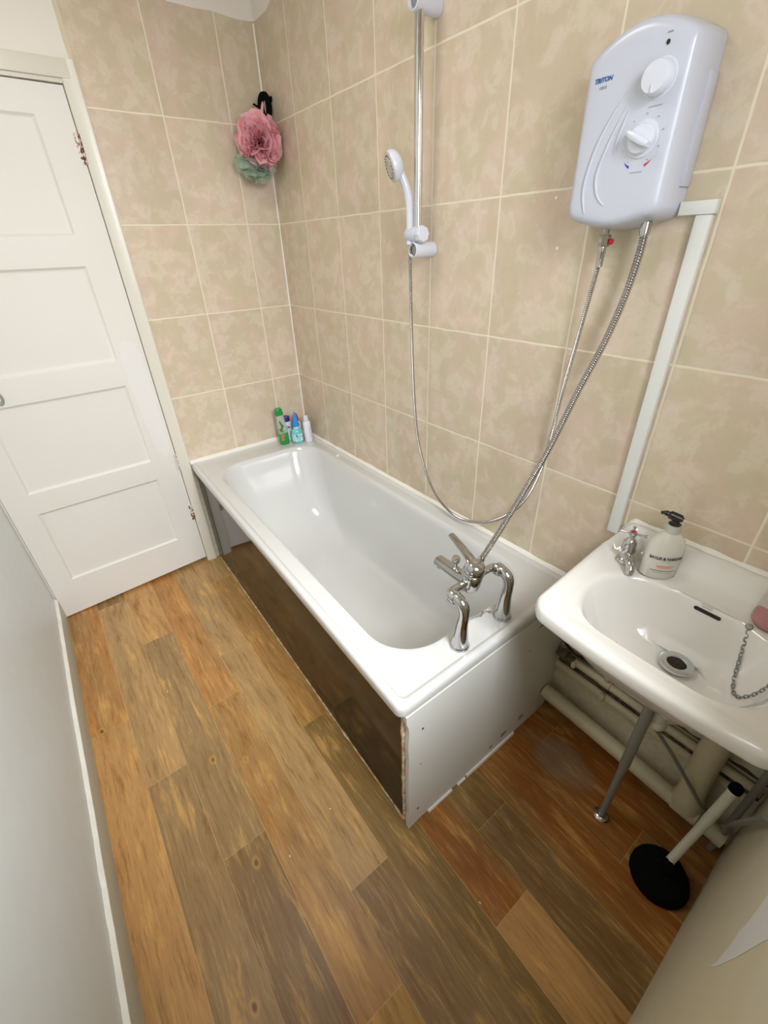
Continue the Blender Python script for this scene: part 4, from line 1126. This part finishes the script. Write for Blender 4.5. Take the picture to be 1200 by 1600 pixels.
bm = bmesh.new(); tube(bm, [V((-.050, -2.2535, .131)), V((-.16, -2.2610, .320)), V((-.300, -2.2700, .560))], .0060, 10); obj('brace', bm, M_chrome_d, st)

lp_ = thing('waste_pipe', 'thick cream-painted waste pipe low along the wall under the basin', 'pipe', (-.05, -2.0, .08))
bm = bmesh.new(); tube(bm, path([(-.048, -1.706, .112), (-.048, -1.80, .108), (-.048, -2.05, .094), (-.048, -2.20, .084), (-.048, -2.272, .078)], 5), .0245, 24)
obj('horizontal_run', bm, M_pipe, lp_)
bm = bmesh.new(); tube(bm, path([(-.052, -2.172, .105), (-.050, -2.166, .16), (-.045, -2.160, .28), (-.045, -2.158, .40), (-.045, -2.157, .60)], 4), [.0315 if 3 < i else .036 for i in range(17)], 28)
obj('vertical_run', bm, M_pipe, lp_)
bm = bmesh.new(); lathe(bm, [(0, 0), (.030, 0), (.032, .004), (.032, .060), (.030, .064), (0, .064)], (-.048, -2.142, .095), (0, -1, -.03), 24)
obj('tee_socket', bm, M_pipe, lp_)
bt = thing('basin_trap', 'white plastic trap fitting under the washbasin waste', 'trap', (-.165, -2.055, .47))
bm = bmesh.new(); lathe(bm, [(0, 0), (.019, 0), (.021, .004), (.021, .10), (.017, .104), (.017, .12), (0, .12)], (-.172, -2.045, .465), (0, .06, 1), 24); obj('trap_body', bm, M_pvc, bt)
bm = bmesh.new(); tube(bm, path([(-.172, -2.046, .475), (-.150, -2.062, .472), (-.10, -2.10, .476), (-.055, -2.145, .482)], 5), .0165, 18); obj('outlet_pipe', bm, M_pvc, bt)
bm = bmesh.new(); lathe(bm, [(0, 0), (.0235, 0), (.025, .003), (.025, .018), (.0225, .022), (0, .022)], (-.172, -2.045, .450), (0, .06, 1), 24, wob=lambda t, r, z: 1 + .03 * math.cos(12 * 2 * math.pi * t)); obj('trap_nut', bm, M_pvc, bt)

# wall pipes (painted) and the ledge they sit on
wp = thing('water_pipe', 'cream-painted copper pipe with a tee high on the wall under the basin', 'pipe', (-.03, -2.0, .26))
bm = bmesh.new(); tube(bm, path([(-.016, -1.765, .290), (-.016, -1.86, .289), (-.016, -2.0, .286), (-.016, -2.275, .284)], 5), .0125, 16); obj('horizontal_run', bm, M_pipe, wp)
bm = bmesh.new(); tube(bm, [V((-.016, -1.872, .290)), V((-.016, -1.871, .40)), V((-.016, -1.870, .62))], .0085, 14); obj('riser', bm, M_pipe, wp)
bm = bmesh.new(); lathe(bm, [(0, 0), (.0145, 0), (.0148, .03), (0, .03)], (-.016, -1.857, .2895), (0, -1, 0), 16); obj('tee', bm, M_pipe, wp)
bm = bmesh.new(); rows = []
for i in range(61):
    y = -1.700 - .583 * i / 60; k = noise.noise(V((y * 25, 5, 0)))
    rows.append([V((-.0005, y, .205)), V((-.010, y, .206)), V((-.0125, y, .214 + .002 * k)), V((-.0115, y, .227 + .004 * k)), V((-.006, y, .233 + .004 * k)), V((-.0005, y, .235))])
loft(bm, rows)
for yy in (-1.872,): box(bm, -.020, -.004, yy - .008, yy + .008, .205, .236, .003)
tag(obj('pipe_ledge', bm, M_pipe), 'rough painted ledge on the wall just below the thin water pipe', 'ledge')
wcg = thing('pipe_shade_strips', 'dark strips painted for the shade and stain behind the thin water pipe', 'painted shade', (-.001, -2.0, .235))
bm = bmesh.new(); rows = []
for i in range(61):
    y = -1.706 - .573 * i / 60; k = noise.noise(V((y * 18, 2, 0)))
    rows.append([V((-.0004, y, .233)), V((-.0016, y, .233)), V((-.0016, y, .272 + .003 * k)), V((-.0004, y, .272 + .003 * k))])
loft(bm, rows); obj('gap_shade_strip', bm, M_gap_shade, wcg, smooth=0)  # dark strip standing in for the shaded gap between pipe and ledge
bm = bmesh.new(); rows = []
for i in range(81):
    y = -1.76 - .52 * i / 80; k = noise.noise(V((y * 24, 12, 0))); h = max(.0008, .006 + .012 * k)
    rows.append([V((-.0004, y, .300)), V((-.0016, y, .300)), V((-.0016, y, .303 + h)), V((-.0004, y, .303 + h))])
loft(bm, rows); obj('shadow_strip', bm, M_gap_shade, wcg, smooth=0)  # shadow and stain edge above the pipe, drawn as a ragged dark strip
vv = thing('corroded_stop_valve', 'corroded green-brown stop valve beside the bathtub end board', 'valve', (-.03, -1.73, .27))
bm = bmesh.new(); tube(bm, path([(-.022, -1.708, .296), (-.022, -1.73, .293), (-.018, -1.765, .290)], 3), .0135, 14); lathe(bm, [(0, 0), (.0165, 0), (.017, .022), (0, .022)], (-.021, -1.722, .294), (0, -1, -.03), 6); obj('valve_body', bm, M_cork, vv)
bm = bmesh.new(); lathe(bm, [(0, 0), (.008, 0), (.008, .018), (.014, .020), (.014, .028), (0, .029)], (-.028, -1.730, .300), (-.5, 0, .85), 14); obj('valve_head', bm, M_cork, vv)
bm = bmesh.new(); tube(bm, path([(-.012, -1.708, .345), (-.014, -1.74, .325), (-.012, -1.77, .318), (-.006, -1.80, .33)], 5), .004, 8); obj('wire', bm, M_dark, vv)
bm = bmesh.new(); box(bm, -.036, -.018, -1.775, -1.762, .278, .300, .003); obj('pipe_clip', bm, M_pvc, vv)

# plunger
pg = thing('plunger', 'sink plunger with black rubber cup and white stick on the floor', 'plunger', (-.222, -2.203, 0))
bm = bmesh.new()
lathe(bm, [(.058, .001), (.068, .001), (.0705, .006), (.069, .020), (.061, .036), (.045, .050), (.028, .058), (.019, .064), (.017, .078), (0, .078)], (-.222, -2.203, 0), seg=96, wob=lambda t, r, z: 1 + (.020 * noise.noise(V((t * 180, z * 60, 0))) if r > .05 else 0))
obj('rubber_cup', bm, M_black, pg)
a, b = V((-.208, -2.203, .045)), V((-.110, -2.228, .345)); ax = (b - a)
bm = bmesh.new(); lathe(bm, [(0, 0), (.0105, 0), (.0105, ax.length * .6), (.0118, ax.length * .61), (.0118, ax.length), (0, ax.length)], a, ax, 22); obj('stick', bm, M_pvc, pg)
bm = bmesh.new(); lathe(bm, [(0, 0), (.0138, 0), (.0142, .003), (.0135, .016), (.009, .021), (0, .022)], b - ax.normalized() * .002, ax, 22); plabel(obj('end_cap', bm, M_black, pg), 'black end cap')

# disc added on the ceiling near the fill light, out of the frame
bm = bmesh.new(); lathe(bm, [(0, 0), (.15, 0), (.155, .006), (.15, .012), (0, .012)], (-.80, -1.15, HC - .0125), seg=48)
tag(obj('fill_disc', bm, M_knob), 'round white disc added on the ceiling by the fill light', 'added disc')

# two white screw plugs left in the tiles, crumbs on the floor
for y, z in ((-1.4568, 1.4512), (-1.4351, 1.551)):
    bm = bmesh.new(); lathe(bm, [(0, 0), (.0042, 0), (.0036, .0014), (0, .0016)], (-.0005, y, z), (-1, 0, 0), 12)
    tag(obj('screw_plug', bm, M_caulk), ('lower' if z < 1.5 else 'upper') + ' small white screw plug in the tiles left of the shower heater', 'screw plug', 'screw plugs left of the heater')
for x, y, t in ((-.9836, -1.5475, 'white crumb on the floor planks, furthest from the bathtub of those beside its tap end'), (-.8294, -1.5138, 'white crumb on the floor planks nearest the dark brown panel'),
                (-.6379, -1.9476, 'white crumb on the floor in front of the bathtub end board'), (-1.1146, -.758, 'white crumb on the floor planks between the door and left wall')):
    bm = bmesh.new(); bmesh.ops.create_icosphere(bm, subdivisions=1, radius=.0026, matrix=Matrix.Translation((x, y, .0016)) @ Matrix.Diagonal((.7, 1.4, .6, 1)))
    tag(obj('crumb', bm, M_caulk), t, 'crumb', 'crumbs on the floor')
